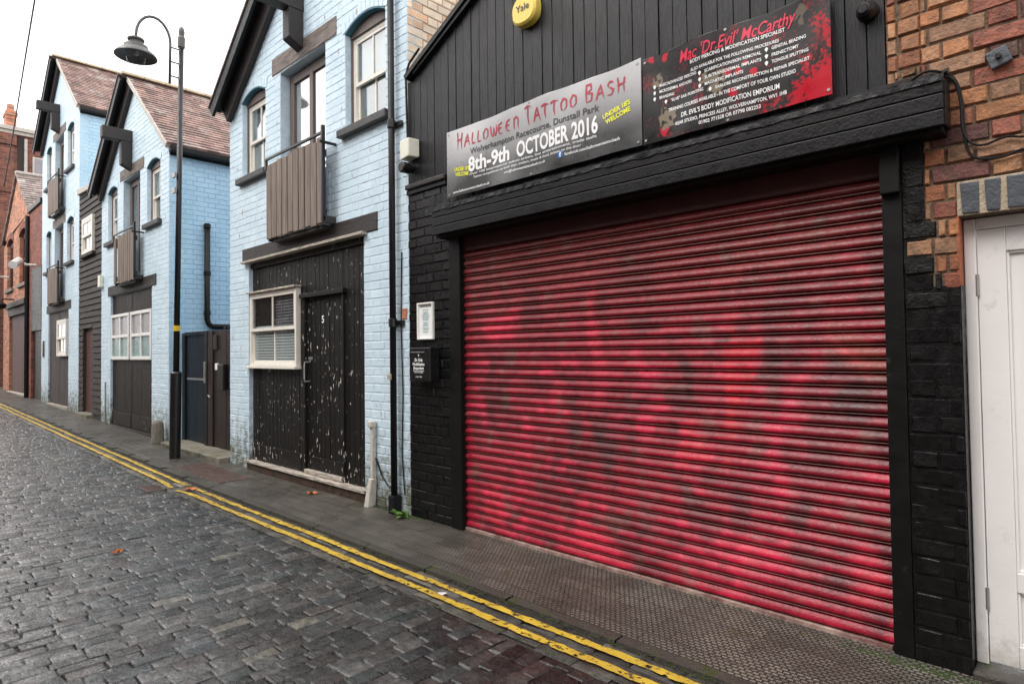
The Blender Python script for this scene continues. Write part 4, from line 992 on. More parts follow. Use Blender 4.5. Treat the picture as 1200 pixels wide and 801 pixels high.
# fascia of three grooved boards, return end and crumpled flashing
fs_ = MB(); FY = Y-.14
for (z0, z1) in ((2.245, 2.308), (2.312, 2.375), (2.379, 2.445)): fs_.box(-3.72, -.445, FY, FY+.025, z0, z1)
fs_.box(-3.715, -.450, FY+.010, FY+.03, 2.25, 2.44)
fa = fs_.build('fascia', 'black', gb, .004)
MB().box(-.452, -.440, FY+.028, Y-.012, 2.25, 2.44).build('end_board', 'black', fa, .003)
MB().box(-3.71, -.455, FY+.028, Y+.05, 2.225, 2.255).build('soffit', 'guide', fa, .003)
fl = MB(); vs = []; n = 240
for i in range(n+1):
    x = -3.76+(3.32-.28*0)*i/n
    q = noise.noise(Vector((x*9, 1, 0))); q2 = noise.noise(Vector((x*22, 5, 0))); q3 = noise.noise(Vector((x*14, 9, 0)))
    vs += [(x, FY-.006+.006*q2, 2.425+.014*q), (x, FY-.004+.010*q, 2.452+.008*q3), (x, FY+.05+.01*q3, 2.470+.016*q2), (x, FY+.10, 2.488+.012*q), (x, Y-.012, 2.515+.008*q2)]
fs = [(5*i+k_, 5*i+5+k_, 5*i+6+k_, 5*i+1+k_) for i in range(n) for k_ in range(4)]
fl.add(vs, fs).build('flashing', 'flashing', fa)
# shutter frame, hood, guides
MB().box(-3.672, -3.545, Y-.018, Y+.12, 0, 2.245).build('door_post', 'guide', gb, .004)
MB().box(-.704, -.627, Y-.012, Y+.12, 0, 2.06).build('door_post', 'guide', gb, .004)
MB().box(-.704, -.627, Y-.045, Y-.013, 2.02, 2.24).build('motor_cover', 'guide', gb, .006)
SX0, SX1 = -3.60, -.70; SY = Y+.045; NS = 33; P = 2.105/NS
MB().box(SX0, SX1, SY-.025, SY+.1, 2.112, 2.235).build('shutter_hood', 'darkred', gb, .01)
prof = [(0, -.014), (.06, -.014), (.072, .0125), (.118, .0125), (.13, -.014), (.175, -.014)]
for i in range(10):
    s_ = i/9; prof.append((.185+.81*s_**1.15, -.004+.0255*(math.sin(math.pi*(.02+.965*s_)**.60))**.72))
nf = lambda x, z, s, k: noise.noise(Vector((x*s, z*s, k)))
SPOT = []   # sprayed shapes: (x, z, rx, rz, colour, strength)
def pix(u, v):
    d = right*((u-600)/725)+down*((v-392.43)/725)+fwd; t = (SY)/d.y; return d.x*t, CAM_H+d.z*t
for (u, v, ru, rv, c, s) in [(675, 500, .06, .16, (.02, .015, .015), .8), (714, 520, .09, .15, (.025, .02, .02), .8), (942, 603, .06, .09, (.02, .015, .015), .8),
        (800, 440, .035, .14, (.02, .01, .01), .8), (905, 440, .05, .2, (.03, .012, .012), .85), (640, 455, .16, .03, (.02, .01, .01), .6), (760, 590, .05, .2, (.10, .06, .06), .5),
        (585, 385, .18, .08, (.62, .02, .06), .7), (700, 400, .05, .3, (.62, .03, .07), .6), (860, 470, .03, .3, (.5, .02, .03), .7), (1010, 430, .10, .14, (.20, .07, .03), .6), (1000, 470, .12, .12, (.04, .015, .015), .8),
        (960, 520, .14, .22, (.045, .012, .015), .7), (820, 520, .10, .14, (.62, .02, .05), .7), (700, 640, .2, .1, (.66, .02, .06), .7), (900, 655, .16, .10, (.68, .02, .07), .7), (1010, 690, .1, .12, (.70, .02, .06), .7), (580, 590, .12, .12, (.62, .02, .05), .6), (830, 600, .08, .1, (.03, .015, .015), .6), (970, 690, .07, .03, (.05, .02, .02), .6), (760, 690, .07, .05, (.12, .07, .06), .6),
        (640, 560, .1, .1, (.04, .015, .02), .55), (560, 500, .05, .2, (.05, .015, .02), .5), (740, 470, .12, .14, (.05, .012, .015), .5), (900, 300, .3, .1, (.22, .045, .04), .4)]:
    x, z = pix(u, v); SPOT.append((x, z, ru, rv, c, s))
TRI = [pix(845, 402), pix(895, 396), pix(874, 478), pix(852, 470)]
def inpoly(x, z, p):
    c = False
    for i in range(len(p)):
        x0, y0 = p[i]; x1, y1 = p[i-1]
        if (y0 > z) != (y1 > z) and x < (x1-x0)*(z-y0)/(y1-y0)+x0: c = not c
    return c
def shut_col(x, z):
    wx = x+.10*nf(x, z, 2.2, 11)+.03*nf(x, z, 8, 3); wz = z+.16*nf(x, z, 1.6, 21)
    h = z/2.11
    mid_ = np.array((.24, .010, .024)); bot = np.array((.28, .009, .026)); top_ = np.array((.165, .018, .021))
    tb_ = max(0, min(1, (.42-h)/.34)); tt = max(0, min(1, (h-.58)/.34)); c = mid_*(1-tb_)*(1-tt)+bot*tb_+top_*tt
    a = .8*nf(wx*1.1, wz*.8, 3.0, 1)+.7*nf(wx, wz, 7.5, 2)+.35*nf(x, z*1.6, 18, 7)
    dk = min(1, max(0, (a+.02)*2.2)); c = c*(1-dk*.58*(1-.5*tt))+np.array((.024, .007, .009))*dk*.55*(1-.5*tt)
    b_ = .9*nf(wx*1.1, wz*.7, 3.4, 8)+.8*nf(wx, wz, 9, 9)+.3*nf(x, z, 20, 19); lim_ = .24-.14*math.exp(-((h-.42)/.30)**2)
    br_ = .68*min(1, max(0, (b_-lim_)*2.2))**1.2; c = c*(1-br_*.85)+(np.array((.58, .018, .062))*(1-tt)+np.array((.22, .035, .035))*tt)*br_*.85
    g_ = nf(wx*2.2, wz*1.4, 3.6, 15)+.5*nf(x, z, 12, 16); gr = min(1, max(0, (g_-.30)*3)); c = c*(1-gr*.4)+np.array((.15, .09, .075))*gr*.4
    for (sx, sz, rx, rz, cc, s) in SPOT:
        q = ((wx-.0-sx)/rx)**2+((wz-sz)/rz)**2+1.6*nf(x, z, 7, sx)
        if q < 1.9: k_ = .8*s*min(1, max(0, (1.9-q)*.60)); c = c*(1-k_)+np.array(cc)*k_
    if inpoly(x+.012*nf(x, z, 25, 1), z, TRI): c = c*.25+np.array((.40, .008, .022))*.75
    if h > .86: c = c*(1-.30*(h-.86)/.14)  # shade of the overhanging fascia painted into the top slats
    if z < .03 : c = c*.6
    k_ = 1+.28*nf(x*.7, z*3, 14, 30); c = c*k_
    return tuple(float(max(.004, q)) for q in c)
sm = MB(); nx = 150; vs = []; cs = []; rows = []
for si in range(NS):
    for (t_, d_) in prof: rows.append((.012+(si+t_)*P, d_, si))
rows.append((.012+NS*P, 0, NS))
for (z, d_, si) in rows:
    sag = .0015*noise.noise(Vector((si*3.1, 0, 0)))
    for i in range(nx+1):
        x = SX0+(SX1-SX0)*i/nx
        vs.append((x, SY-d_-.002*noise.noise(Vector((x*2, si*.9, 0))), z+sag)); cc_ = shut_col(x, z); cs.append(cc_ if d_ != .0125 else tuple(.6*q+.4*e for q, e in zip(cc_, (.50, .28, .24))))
sm.v = vs; sm.c = cs; sm.f = [(r*(nx+1)+i, r*(nx+1)+i+1, (r+1)*(nx+1)+i+1, (r+1)*(nx+1)+i) for r in range(len(rows)-1) for i in range(nx)]
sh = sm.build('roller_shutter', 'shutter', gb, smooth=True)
MB().box(-3.55, -.715, SY-.030, SY+.03, -.006, .020).build('bottom_bar', 'shutterbar', sh, .004)
MB().box(-3.67, -.628, Y-.035, Y+.15, -.06, -.009).build('threshold', 'kerb', gb, .006)

# ------------------------------------------------------------------ orange brick building on the right
ob = thing('orange_brick_house', (.5, Y, 0), 'orange brick building with black painted corner and a white door', 'building')
OX0 = -.626; DX0, DX1, DZ = -.425, .55, 1.885
holes = [(DX0, DX1, -.2, DZ), (DX0-.005, DX1+.06, DZ, DZ+.145)]
m_ = MB()
for (a, c, z0, z1) in sub_rect((OX0, 3.2, -.1, 5.6), holes[:1]): m_.box(a, c, Y+.002, Y+.34, z0, z1)
m_.box(-.670, OX0, Y+.002, Y+.34, 2.46, 5.6); m_.box(OX0, 3.2, Y+.34, Y+6, 5.5, 5.6)
wall = m_.build('wall', 'mortar', ob)
def ocol(u, v, rg):
    pal = [(.35, .135, .052), (.37, .158, .066), (.29, .105, .047), (.39, .19, .092), (.25, .075, .043), (.14, .052, .044), (.32, .165, .09)]
    c = pal[min(6, int(rg.random()*7))]; k = rg.uniform(.7, 1.1)
    return tuple(q*k for q in c)
H2 = [holes[0], holes[1], (-.640, -.560, 2.495, 2.530)]
b = MB(); kb_ = MB(); KW = dict(proud=.008, rough=.004, j=.008, H=.0755, L=.205)
rowz = lambda k: k*.0755
ZB, ZC, ZD = rowz(21), rowz(26), rowz(30)-.03       # ragged rows between ZB and ZC; cut straight above ZC
bricks(kb_, OX0, 3.2, -.03, ZB-.004, H2, seed=22, **KW)
bricks(b, -.541, 3.2, ZC, 5.6, H2, colf=ocol, seed=21, **KW)
bricks(b, OX0, -.541, 2.235, 5.6, H2, colf=ocol, seed=24, **KW)
bricks(b, -.670, OX0-.004, 2.47, 5.6, H2, colf=ocol, seed=23, **KW)
bricks(kb_, OX0, -.545, ZC, 2.235, H2, seed=25, **KW)
for r_, cut in ((21, -.485), (22, -.512), (23, None), (24, -.500), (25, -.545)):
    z0, z1 = rowz(r_), rowz(r_+1)-.002
    if cut is None: bricks(b, OX0+.01, 3.2, z0, z1, H2, colf=ocol, seed=30+r_, **KW); continue
    bricks(kb_, OX0, cut-.004, z0, z1, H2, seed=40+r_, **KW); bricks(b, cut+.004, 3.2, z0, z1, H2, colf=ocol, seed=50+r_, **KW)
b.build('brickwork', 'orange', wall, xf=front(Y))
kb_.build('painted_brickwork', 'blackbrick', wall, xf=front(Y))
# painted joints behind the black bricks
MB().box(OX0+.001, DX0-.001, Y-.0035, Y+.001, -.05, 1.60).build('painted_joints', 'blackbrick', wall)
MB().box(OX0+.001, -.543, Y-.0035, Y+.001, 1.60, 2.24).build('painted_joints', 'blackbrick', wall)
# reveal: bare orange at the top, black below
MB().box(DX0-.01, DX0+.001, Y-.004, Y+.10, 1.60, DZ).build('reveal', mat('bare_brick_reveal', (.34, .10, .045), .8, .4, 20, .6, 50), ob)
MB().box(DX0-.01, DX0+.001, Y-.004, Y+.10, -.03, 1.599).build('reveal', 'blackbrick', ob)
so = MB(); x = DX0+.008; rg = random.Random(2)
while x < DX1+.04:
    w2 = .058+rg.uniform(-.006, .006)
    so.prism([(x+rg.uniform(0, .006), DZ+.008), (x+w2-rg.uniform(0, .006), DZ+.006), (x+w2, DZ+.136), (x, DZ+.138)], Y-.012, Y+.10); x += w2+.018
ln = so.build('lintel', 'bluebrick', ob, .005)
MB().box(DX0-.004, DX1+.055, Y-.006, Y+.102, DZ+.001, DZ+.144).build('lintel_mortar', 'palemortar', ln, .003)
# white door
DY = Y+.085
fr = MB(); fr.box(DX0+.004, DX0+.045, DY-.01, DY+.06, .03, DZ-.004); fr.box(DX1-.045, DX1-.004, DY-.01, DY+.06, .03, DZ-.004); fr.box(DX0+.045, DX1-.045, DY-.01, DY+.06, DZ-.05, DZ-.004)
dr = MB(); a, c = DX0+.048, DX1-.048; xm = .062
dr.box(a, a+.095, DY, DY+.04, .04, DZ-.053); dr.box(c-.095, c, DY, DY+.04, .04, DZ-.053)
for (z0, z1) in ((.04, .13), (.345, .425), (1.735, DZ-.053)): dr.box(a+.095, c-.095, DY, DY+.04, z0, z1)
dr.box(xm-.04, xm+.04, DY, DY+.04, .13, .345); dr.box(xm-.04, xm+.04, DY, DY+.04, .425, 1.735)
door = dr.build('door', 'white', ob, .004)
fr.build('door_frame', 'white', door, .004)
pn = MB()
for (p, q) in ((a+.095, xm-.04), (xm+.04, c-.095)):
    for (z0, z1) in ((.13, .345), (.425, 1.735)):
        pn.box(p, q, DY+.020, DY+.03, z0, z1)
        for (e0, e1, g0, g1) in ((p, p+.010, z0, z1), (q-.010, q, z0, z1), (p+.01, q-.01, z0, z0+.010), (p+.01, q-.01, z1-.010, z1)): pn.box(e0, e1, DY+.008, DY+.021, g0, g1)
pn.build('panel', 'white', door, .003)
for z in (1.60, .30): MB().tube([(a-.002, DY-.006, z-.045), (a-.002, DY-.006, z+.045)], .007, 8).build('hinge', 'steel', door)
MB().box(DX0+.002, DX1-.002, Y-.03, Y+.2, -.05, .028).build('doorstep', 'kerb', ob, .01)

# ------------------------------------------------------------------ banners
def banner(name, x0, x1, z0, z1, Yb, colf, label, seed, material, ph):
    nx_, nz_ = 240, 110
    def surf(x, z):
        u = (x-x0)/(x1-x0); v = (z-z0)/(z1-z0); k = max(0, math.sin(math.pi*max(0, min(1, u))))**.5
        return Yb-.010-k*(.014*math.sin(u*9+v*2.4+ph)*v+.013*noise.noise(Vector((x*3.0, z*3.0, seed)))+.006*math.sin(u*23+ph-v*5)*.5*(1-v))-.004
    b = MB(); vs = []; cs = []
    for j_ in range(nz_+1):
        for i in range(nx_+1):
            x = x0+(x1-x0)*i/nx_; z = z0+(z1-z0)*j_/nz_
            edge = -.004*math.sin(math.pi*((i/nx_*5) % 1)) if j_ in (0, nz_) else 0
            if j_ == 0: edge = -edge
            vs.append((x, surf(x, z), z+edge)); cs.append(colf((x-x0)/(x1-x0), (z-z0)/(z1-z0)))
    f = [(j_*(nx_+1)+i, j_*(nx_+1)+i+1, (j_+1)*(nx_+1)+i+1, (j_+1)*(nx_+1)+i) for j_ in range(nz_) for i in range(nx_)]
    b.v = vs; b.c = cs; b.f = f; o = b.build(name, material, smooth=True)
    sol = o.modifiers.new('thick', 'SOLIDIFY'); sol.thickness = .0015; sol.offset = 1
    tag(o, label, 'banner')
    for (u, v) in ((.015, .05), (.985, .05), (.015, .95), (.985, .95), (.5, .97), (.5, .03)):
        x = x0+(x1-x0)*u; z = z0+(z1-z0)*v; MB().lathe((x, surf(x, z)-.001, z), [(.009, 0), (.007, .004)], 10, 'y').build('eyelet', 'steel', o)
    return o, surf
def c1(u, v):
    g0 = .04+.46*v**.9+.16*nf(u*3, v, 1.4, 4); k = g0-.10*math.exp(-((v-.28)/.2)**2)
    k = max(.05, min(.8, k)); return (k, k, k*1.02)
B1X0, B1X1, B1Z0, B1Z1 = -3.645, -1.905, 2.530, 3.045
b1, s1 = banner('banner', B1X0, B1X1, B1Z0, B1Z1, Y-.03, c1, 'grey and white banner with red lettering and a date in October', 3, 'banner1', .4)
t_ = MB(); spiky(t_, 'HALLOWEEN TATTOO BASH', B1X0+.13, 2.893, 1.52, s1); t_.build('lettering', 'txred', b1)
t_ = TM(); put_text(t_, 'Wolverhampton Racecourse, Dunstall Park', B1X0+.27, 2.818, 1.17, .045, 0, surf=s1, bold=.008); t_.build('lettering', 'txdark', b1)
t_ = TM(); put_text(t_, '8th-9th', B1X0+.25, 2.690, .42, .108, 0, surf=s1, bold=.030); put_text(t_, 'OCTOBER 2016', B1X0+.74, 2.690, .69, .108, 0, surf=s1, bold=.030)
put_text(t_, 'Over 100 international tattoo artists, live entertainment, trade stalls', B1X0+.26, 2.660, 1.16, .017, 0, surf=s1, bold=.01)
put_text(t_, 'Tattoo competitions on both days, traders, music & food, tickets on the door', B1X0+.30, 2.632, 1.0, .017, 0, surf=s1, bold=.01)
put_text(t_, 'www.halloweentattoobash.co.uk', B1X0+.07, 2.556, .40, .020, 0, surf=s1, bold=.012)
put_text(t_, 'facebook.com/halloweentattoobash', B1X0+1.17, 2.600, .42, .020, 0, surf=s1, bold=.012)
put_text(t_, 'info@halloweentattoobash.co.uk', B1X0+.62, 2.598, .38, .018, 0, surf=s1, bold=.012)
t_.build('lettering', 'txwhite', b1)
t_ = TM(); put_text(t_, "UNDER 18'S", B1X0+1.47, 2.755, .20, .030, 0, surf=s1, bold=.04, rot=.22); put_text(t_, 'WELCOME', B1X0+1.49, 2.718, .18, .030, 0, surf=s1, bold=.04, rot=.22); t_.build('lettering', 'txyellow', b1); t_ = TM()
put_text(t_, "UNDER 18'S", B1X0+.09, 2.725, .17, .028, 0, surf=s1, bold=.04, rot=-.12); put_text(t_, 'WELCOME', B1X0+.10, 2.685, .15, .028, 0, surf=s1, bold=.04, rot=-.12); t_.build('lettering', 'txyellow', b1)
def fbbox(x, z, s): 
    q = MB(); q.add([(x, s1(x, z)-.004, z), (x+s, s1(x+s, z)-.004, z), (x+s, s1(x+s, z+s)-.004, z+s), (x, s1(x, z+s)-.004, z+s)], [(0, 1, 2, 3)]); return q
fbbox(B1X0+1.115, 2.595, .042).build('logo', 'txblue', b1)
t_ = TM(); put_text(t_, 'f', B1X0+1.128, 2.600, .018, .030, 0, surf=s1, d=.006, bold=.05); t_.build('logo_letter', 'txwhite', b1)
def c2(u, v):
    x = u*2.0; z = v
    base = np.array((.022, .020, .021)); k = .5+.5*nf(x, z, 3, 2); base = base*(.5+.5*k)
    sh_ = max(0, min(1, (nf(x, z, 2.2, 6))*2)); base = base+np.array((.030, .026, .026))*sh_
    a = (u-.62)*1.75-v*.75+.34*nf(x, z, 4, 3)+.24*nf(x, z, 11, 5)+.30*nf(x, z, 30, 6)+.16*nf(x, z, 70, 26)
    q = min(1, max(0, (a-.20)*7)); base = base*(1-q)+np.array((.46, .007, .022))*q
    mist = min(1, max(0, (nf(x, z, 5, 41)+.8*nf(x, z, 34, 42)+.4*nf(x, z, 80, 43)-.48)*5))*.6; base = base*(1-mist)+np.array((.36, .008, .02))*mist
    for (su, sv, r_) in ((.50, .52, .035), (.56, .50, .03), (.53, .30, .035), (.14, .93, .03), (.64, .45, .03), (.60, .56, .02), (.13, .10, .04), (.05, .97, .03)):
        q = math.hypot((u-su)*2, v-sv)+.03*nf(x, z, 20, 8)
        if q < r_*1.3: base = np.array((.5, .01, .03))
    for (su, sv, r_) in ((.15, .24, .10), (.45, .46, .10), (.09, .70, .07), (.38, .50, .055), (.86, .86, .06)):
        q = math.hypot((u-su)*2, (v-sv)*.8)+.06*nf(x, z, 14, 10)
        if q < r_ and nf(x, z, 22, 12) > -.22: base = np.array((.20, .165, .115))*(.55 if su > .8 else 1)
    return tuple(float(q) for q in base)
B2X0, B2X1, B2Z0, B2Z1 = -1.895, -.885, 2.525, 3.030
b2, s2 = banner('banner', B2X0, B2X1, B2Z0, B2Z1, Y-.03, c2, 'black banner with blood red splatter and white lettering', 8, 'banner2', 2.0)
t_ = TM(); put_text(t_, "Mac 'Dr.Evil' McCarthy", B2X0+.235, 2.930, .62, .066, 0, surf=s2, shear=.3, bold=.012); t_.build('lettering', 'txcrimson', b2)
t_ = TM()
for s_, x, z, w2, h2_ in (('BODY PIERCING & MODIFICATION SPECIALIST', .30, 2.905, .50, .020), ('ALSO AVAILABLE FOR THE FOLLOWING PROCEDURES', .30, 2.862, .47, .017),
        ('BASIC/ADVANCED PIERCING', .105, 2.838, .23, .017), ('MICRODERMAL ANCHORS', .105, 2.803, .20, .017), ('BRANDING', .105, 2.768, .09, .017), ('"ELVE" EAR POINTING', .175, 2.735, .20, .017),
        ('SCARIFICATION/SKIN REMOVAL', .385, 2.828, .30, .017), ('SUB/TRANSDERMAL IMPLANTS', .385, 2.793, .30, .017), ('MAGNETIC IMPLANTS', .385, 2.758, .21, .017), ('EARLOBE RECONSTRUCTION & REPAIR SPECIALIST', .445, 2.722, .47, .017),
        ('GENITAL BEADING', .735, 2.835, .165, .017), ('FRENECTOMY', .735, 2.800, .13, .017), ('TONGUE SPLITTING', .735, 2.765, .175, .017),
        ('TRAINING COURSES AVAILABLE - IN THE COMFORT OF YOUR OWN STUDIO', .16, 2.680, .69, .020),
        ("DR. EVIL'S BODY MODIFICATION EMPORIUM", .24, 2.628, .53, .027), ('REAR STUDIO, PRINCESS ALLEY, WOLVERHAMPTON, WV1 1HB', .205, 2.590, .60, .020), ('01902 771528 OR 07798 082253', .345, 2.558, .33, .020)):
    put_text(t_, s_, B2X0+x, z, w2, h2_, 0, surf=s2, bold=.018)
for (x, z) in ((.075, 2.838), (.075, 2.803), (.075, 2.768), (.145, 2.735), (.355, 2.828), (.355, 2.793), (.355, 2.758), (.415, 2.722), (.71, 2.835), (.71, 2.80), (.71, 2.765)):
    xx = B2X0+x; yy = s2(xx, z)-.004
    t_.add([(xx, yy, z+.02), (xx-.009, yy, z+.012), (xx-.007, yy, z+.004), (xx, yy, z-.006), (xx+.007, yy, z+.004), (xx+.009, yy, z+.012)], [(0, 1, 2, 3, 4, 5)])
t_.build('lettering', 'txwhite', b2)

# ------------------------------------------------------------------ things fixed to the walls
ya = MB(); n = 28; pr = []
def sup(a, w2, h2_, e=.62): return (math.copysign(abs(math.cos(a))**e, math.cos(a))*w2, math.copysign(abs(math.sin(a))**e, math.sin(a))*h2_)
def bell(mb, cx, cz, w2, h2_, y0, y1, y2):
    vs = []
    for (yy, k) in ((y0, 1), (y1, 1), (y2, .86)):
        for i in range(n):
            x, z = sup(2*math.pi*i/n, w2*k, h2_*k, .8); vs.append((cx+x, yy, cz+z))
    f = [(r*n+i, r*n+(i+1) % n, (r+1)*n+(i+1) % n, (r+1)*n+i) for r in range(2) for i in range(n)]+[tuple(range(n-1, -1, -1)), tuple(range(2*n, 3*n))]
    mb.add(vs, f)
YX, YZ = -2.80, 3.675
al = thing('alarm_box', (YX, Y-.01, YZ), 'round yellow alarm box on the black boarding above the banners', 'alarm box')
bell(ya, YX, YZ, .112, .104, Y-.012, Y-.065, Y-.078); ya.build('cover', 'yellowbox', al, .003)
q = MB(); bell(q, YX+.004, YZ-.006, .103, .095, Y-.0055, Y-.010, Y-.0115); q.build('backplate', 'metalblack', al)
t_ = TM(); put_text(t_, 'Yale', YX-.062, YZ-.012, .120, .048, Y-.080, d=.002, bold=.01); t_.build('lettering', 'txdark', al)
ab2 = thing('alarm_box', (-4.1, Y-.05, 3.0), 'cream square alarm box where the black boarding meets the downpipe', 'alarm box')
MB().add([(-4.155, Y-.115, 2.93), (-4.045, Y-.115, 2.945), (-4.03, Y-.01, 2.95), (-4.18, Y-.01, 2.94), (-4.165, Y-.115, 3.09), (-4.045, Y-.115, 3.10), (-4.03, Y-.01, 3.10), (-4.18, Y-.01, 3.10)],
         [(0, 3, 2, 1), (4, 5, 6, 7), (0, 1, 5, 4), (1, 2, 6, 5), (2, 3, 7, 6), (3, 0, 4, 7)]).build('cover', 'creambox', ab2, .01)
ls = MB(); ls.lathe((-4.13, Y-.01, 2.87), [(.03, 0), (.035, .03), (.045, .04), (.045, .11), (.036, .12)], 16, 'y'); ls = ls.build('security_camera', 'metalblack', smooth=False)
tag(ls, 'small round black camera just below the cream alarm box', 'camera')
cm = thing('security_camera', (-.72, Y, 2.86), 'round black dome camera on the boarding right of the black banner', 'camera')
MB().lathe((-.735, Y-.008, 2.865), [(.045, 0), (.045, .03), (.036, .05), (.020, .075)], 20, 'y').build('housing', 'metalblack', cm, smooth=False)
MB().lathe((-.740, Y-.055, 2.855), [(.030, 0), (.030, .02), (.018, .035)], 16, 'y').build('lens_ring', 'gutter', cm)
nb = thing('notice_frame', (-3.97, Y, 1.6), 'white framed paper notice on the black brick pier', 'notice')
f = MB(); f.box(-4.065, -4.050, Y-.03, Y-.008, 1.45, 1.75); f.box(-3.875, -3.860, Y-.03, Y-.008, 1.45, 1.75); f.box(-4.05, -3.875, Y-.03, Y-.008, 1.735, 1.75); f.box(-4.05, -3.875, Y-.03, Y-.008, 1.45, 1.465)
f.build('frame', 'whitebox', nb, .003); MB().box(-4.05, -3.875, Y-.018, Y-.009, 1.465, 1.735).build('sheet', 'paper', nb)
t_ = MB(); rg = random.Random(8); t_.box(-4.035, -3.89, Y-.0205, Y-.0185, 1.715, 1.727)
t_.build('heading', 'steel', nb)
t_ = MB(); z = 1.69
while z > 1.50:
    w2 = rg.uniform(.03, .05); t_.box(-3.963-w2, -3.963+w2, Y-.0205, Y-.0185, z, z+.005); z -= .0125 if rg.random() < .8 else .02
t_.build('print', 'txpale', nb)
pb_ = thing('sign_box', (-3.93, Y-.05, 1.25), 'black box sign with white lettering below the framed notice', 'sign')
MB().box(-4.065, -3.805, Y-.105, Y-.008, 1.12, 1.385).build('case', 'signblack', pb_, .005)
MB().box(-4.05, -3.87, Y-.110, Y-.104, 1.345, 1.352).build('slot_edge', 'steel', pb_, .001)
t_ = TM(); 
for s_, z, w2, h2_ in (("Dr. Evils", 1.275, .10, .026), ('Modification', 1.243, .15, .024), ('Emporium', 1.212, .13, .024), ('BODY PIERCING & MODIFICATION', 1.196, .14, .008), ('TATTOO & PIERCING', 1.184, .11, .008), ('01902 771528', 1.150, .08, .008)):
    put_text(t_, s_, -3.945-w2/2, z, w2, h2_, Y-.105, d=.002, bold=.03)
t_.add([(-3.945, Y-.107, 1.335), (-3.952, Y-.107, 1.327), (-3.945, Y-.107, 1.312), (-3.938, Y-.107, 1.327)], [(0, 1, 2, 3)])
t_.build('lettering', 'txwhite', pb_)
pp = thing('pattress_plate', (-.275, Y, 2.50), 'square iron tie plate with a bolt on the orange brick', 'wall plate')
c_, s_ = math.cos(.30), math.sin(.30); ppv = []
for (a, b) in ((-1, -1), (1, -1), (1, 1), (-1, 1)): ppv.append((-.275+.036*(a*c_-b*s_), 2.500+.036*(a*s_+b*c_)))
MB().prism(ppv, Y-.030, Y-.008).build('plate', 'bluebrick', pp, .004)
MB().lathe((-.275, Y-.03, 2.50), [(.011, 0), (.011, .018)], 6, 'y').build('bolt', 'metalblack', pp)
wy = Y-.022
def smooth_path(P, n=5):
    out = []
    for i in range(len(P)-1):
        p0, p1, p2, p3 = [Vector(P[max(0, min(len(P)-1, i+k))]) for k in (-1, 0, 1, 2)]
        for k in range(n):
            t = k/n; out.append(.5*((2*p1)+(-p0+p2)*t+(2*p0-5*p1+4*p2-p3)*t*t+(-p0+3*p1-3*p2+p3)*t**3))
    return out+[Vector(P[-1])]
ca = MB()
ca.tube(smooth_path([(-.62, wy, 2.47), (-.52, wy-.04, 2.505), (-.45, wy, 2.49), (-.415, wy, 2.44), (-.398, wy, 2.34), (-.395, wy, 2.22), (-.375, wy, 2.13), (-.32, wy, 2.10), (-.26, wy, 2.10), (-.20, wy, 2.115), (-.05, wy, 2.10), (.4, wy, 2.12), (.9, wy, 2.10)]), .0055, 6)
ca.tube(smooth_path([(-.50, wy-.03, 2.49), (-.43, wy, 2.46), (-.405, wy-.003, 2.36), (-.40, wy-.004, 2.24), (-.375, wy, 2.18), (-.33, wy, 2.16), (-.26, wy, 2.175), (-.18, wy, 2.16), (0, wy, 2.17), (.5, wy, 2.19), (.9, wy, 2.18)]), .0045, 6)
tag(ca.build('cable', 'gutter'), 'black cables looping down the orange brick from the end of the fascia', 'cable')

# far wall fittings
def cctv(x, z, ln, label, dirx):
    t = thing('security_camera', (x, Y, z), label, 'camera', 'white cameras on the far brick buildings')
    MB().tube([(x, Y-.01, z-.05), (x, Y-.25, z-.05), (x, Y-.25, z)], .03, 8).build('bracket', 'whitebox', t)
    a, b = Vector((x-dirx*.2, Y-.35, z+.06)), Vector((x+dirx*ln, Y-.55, z-.12))
    MB().tube([a, b], .10, 10).build('housing', 'whitebox', t)
cctv(-25.2, 3.95, .7, 'white camera above the brown garage door of the salmon brick workshop', -1)
cctv(-20.6, 3.85, .3, 'white camera over the black boarding beside the tallest blue house', 1)
wb = thing('wall_lantern', (-24.8, Y, 2.95), 'small dark wall lantern above the far brown garage door', 'lantern')
MB().tube([(-24.2, Y-.0, 3.12), (-24.2, Y-.3, 3.12), (-24.2, Y-.36, 3.05)], .025, 6).build('arm', 'metalblack', wb)
MB().lathe((-24.2, Y-.36, 2.80), [(.05, 0), (.16, .05), (.18, .16), (.04, .27)], 12).build('shade', 'metalblack', wb)

# ------------------------------------------------------------------ lamp post
LX, LY, LZ = -8.70, 2.77, gz(-8.7)+.02
lp = thing('street_lamp', (LX, LY, LZ), 'tall black street lamp with a swan-neck arm and bell-shaped grey shade', 'street lamp')
def lean(x, y, z): return (x+(z)*.043, y, z)
LL = lambda pts: [lean(*p) for p in pts]
b = MB(); b.tube(LL([(LX, LY, 0), (LX, LY, 1.12), (LX, LY, 1.14)]), [.066, .066, .052], 16); b.build('base', 'metalblack', lp, smooth=False)
b = MB(); b.tube(LL([(LX, LY, 1.12), (LX, LY, 5.30)]), [.037, .030], 14); pole = b.build('pole', 'metalblack', lp, smooth=True)
b = MB(); b.tube(LL([(LX, LY, 5.28), (LX, LY, 5.30), (LX, LY, 5.42), (LX, LY, 5.44), (LX, LY, 5.50), (LX, LY, 5.54), (LX, LY, 5.56)]), [.030, .044, .044, .034, .038, .03, .012], 14); b.build('finial', 'lampgrey', pole)
b = MB(); b.tube(LL([(LX, LY, 1.66), (LX, LY, 1.73)]), .0395, 14); b.build('band', 'bandyellow', pole)
for z in (3.42, 3.62): MB().box(-8.60, -8.50, LY-.07, LY-.043, z, z+.07).build('bracket', 'steel', pole, .003)
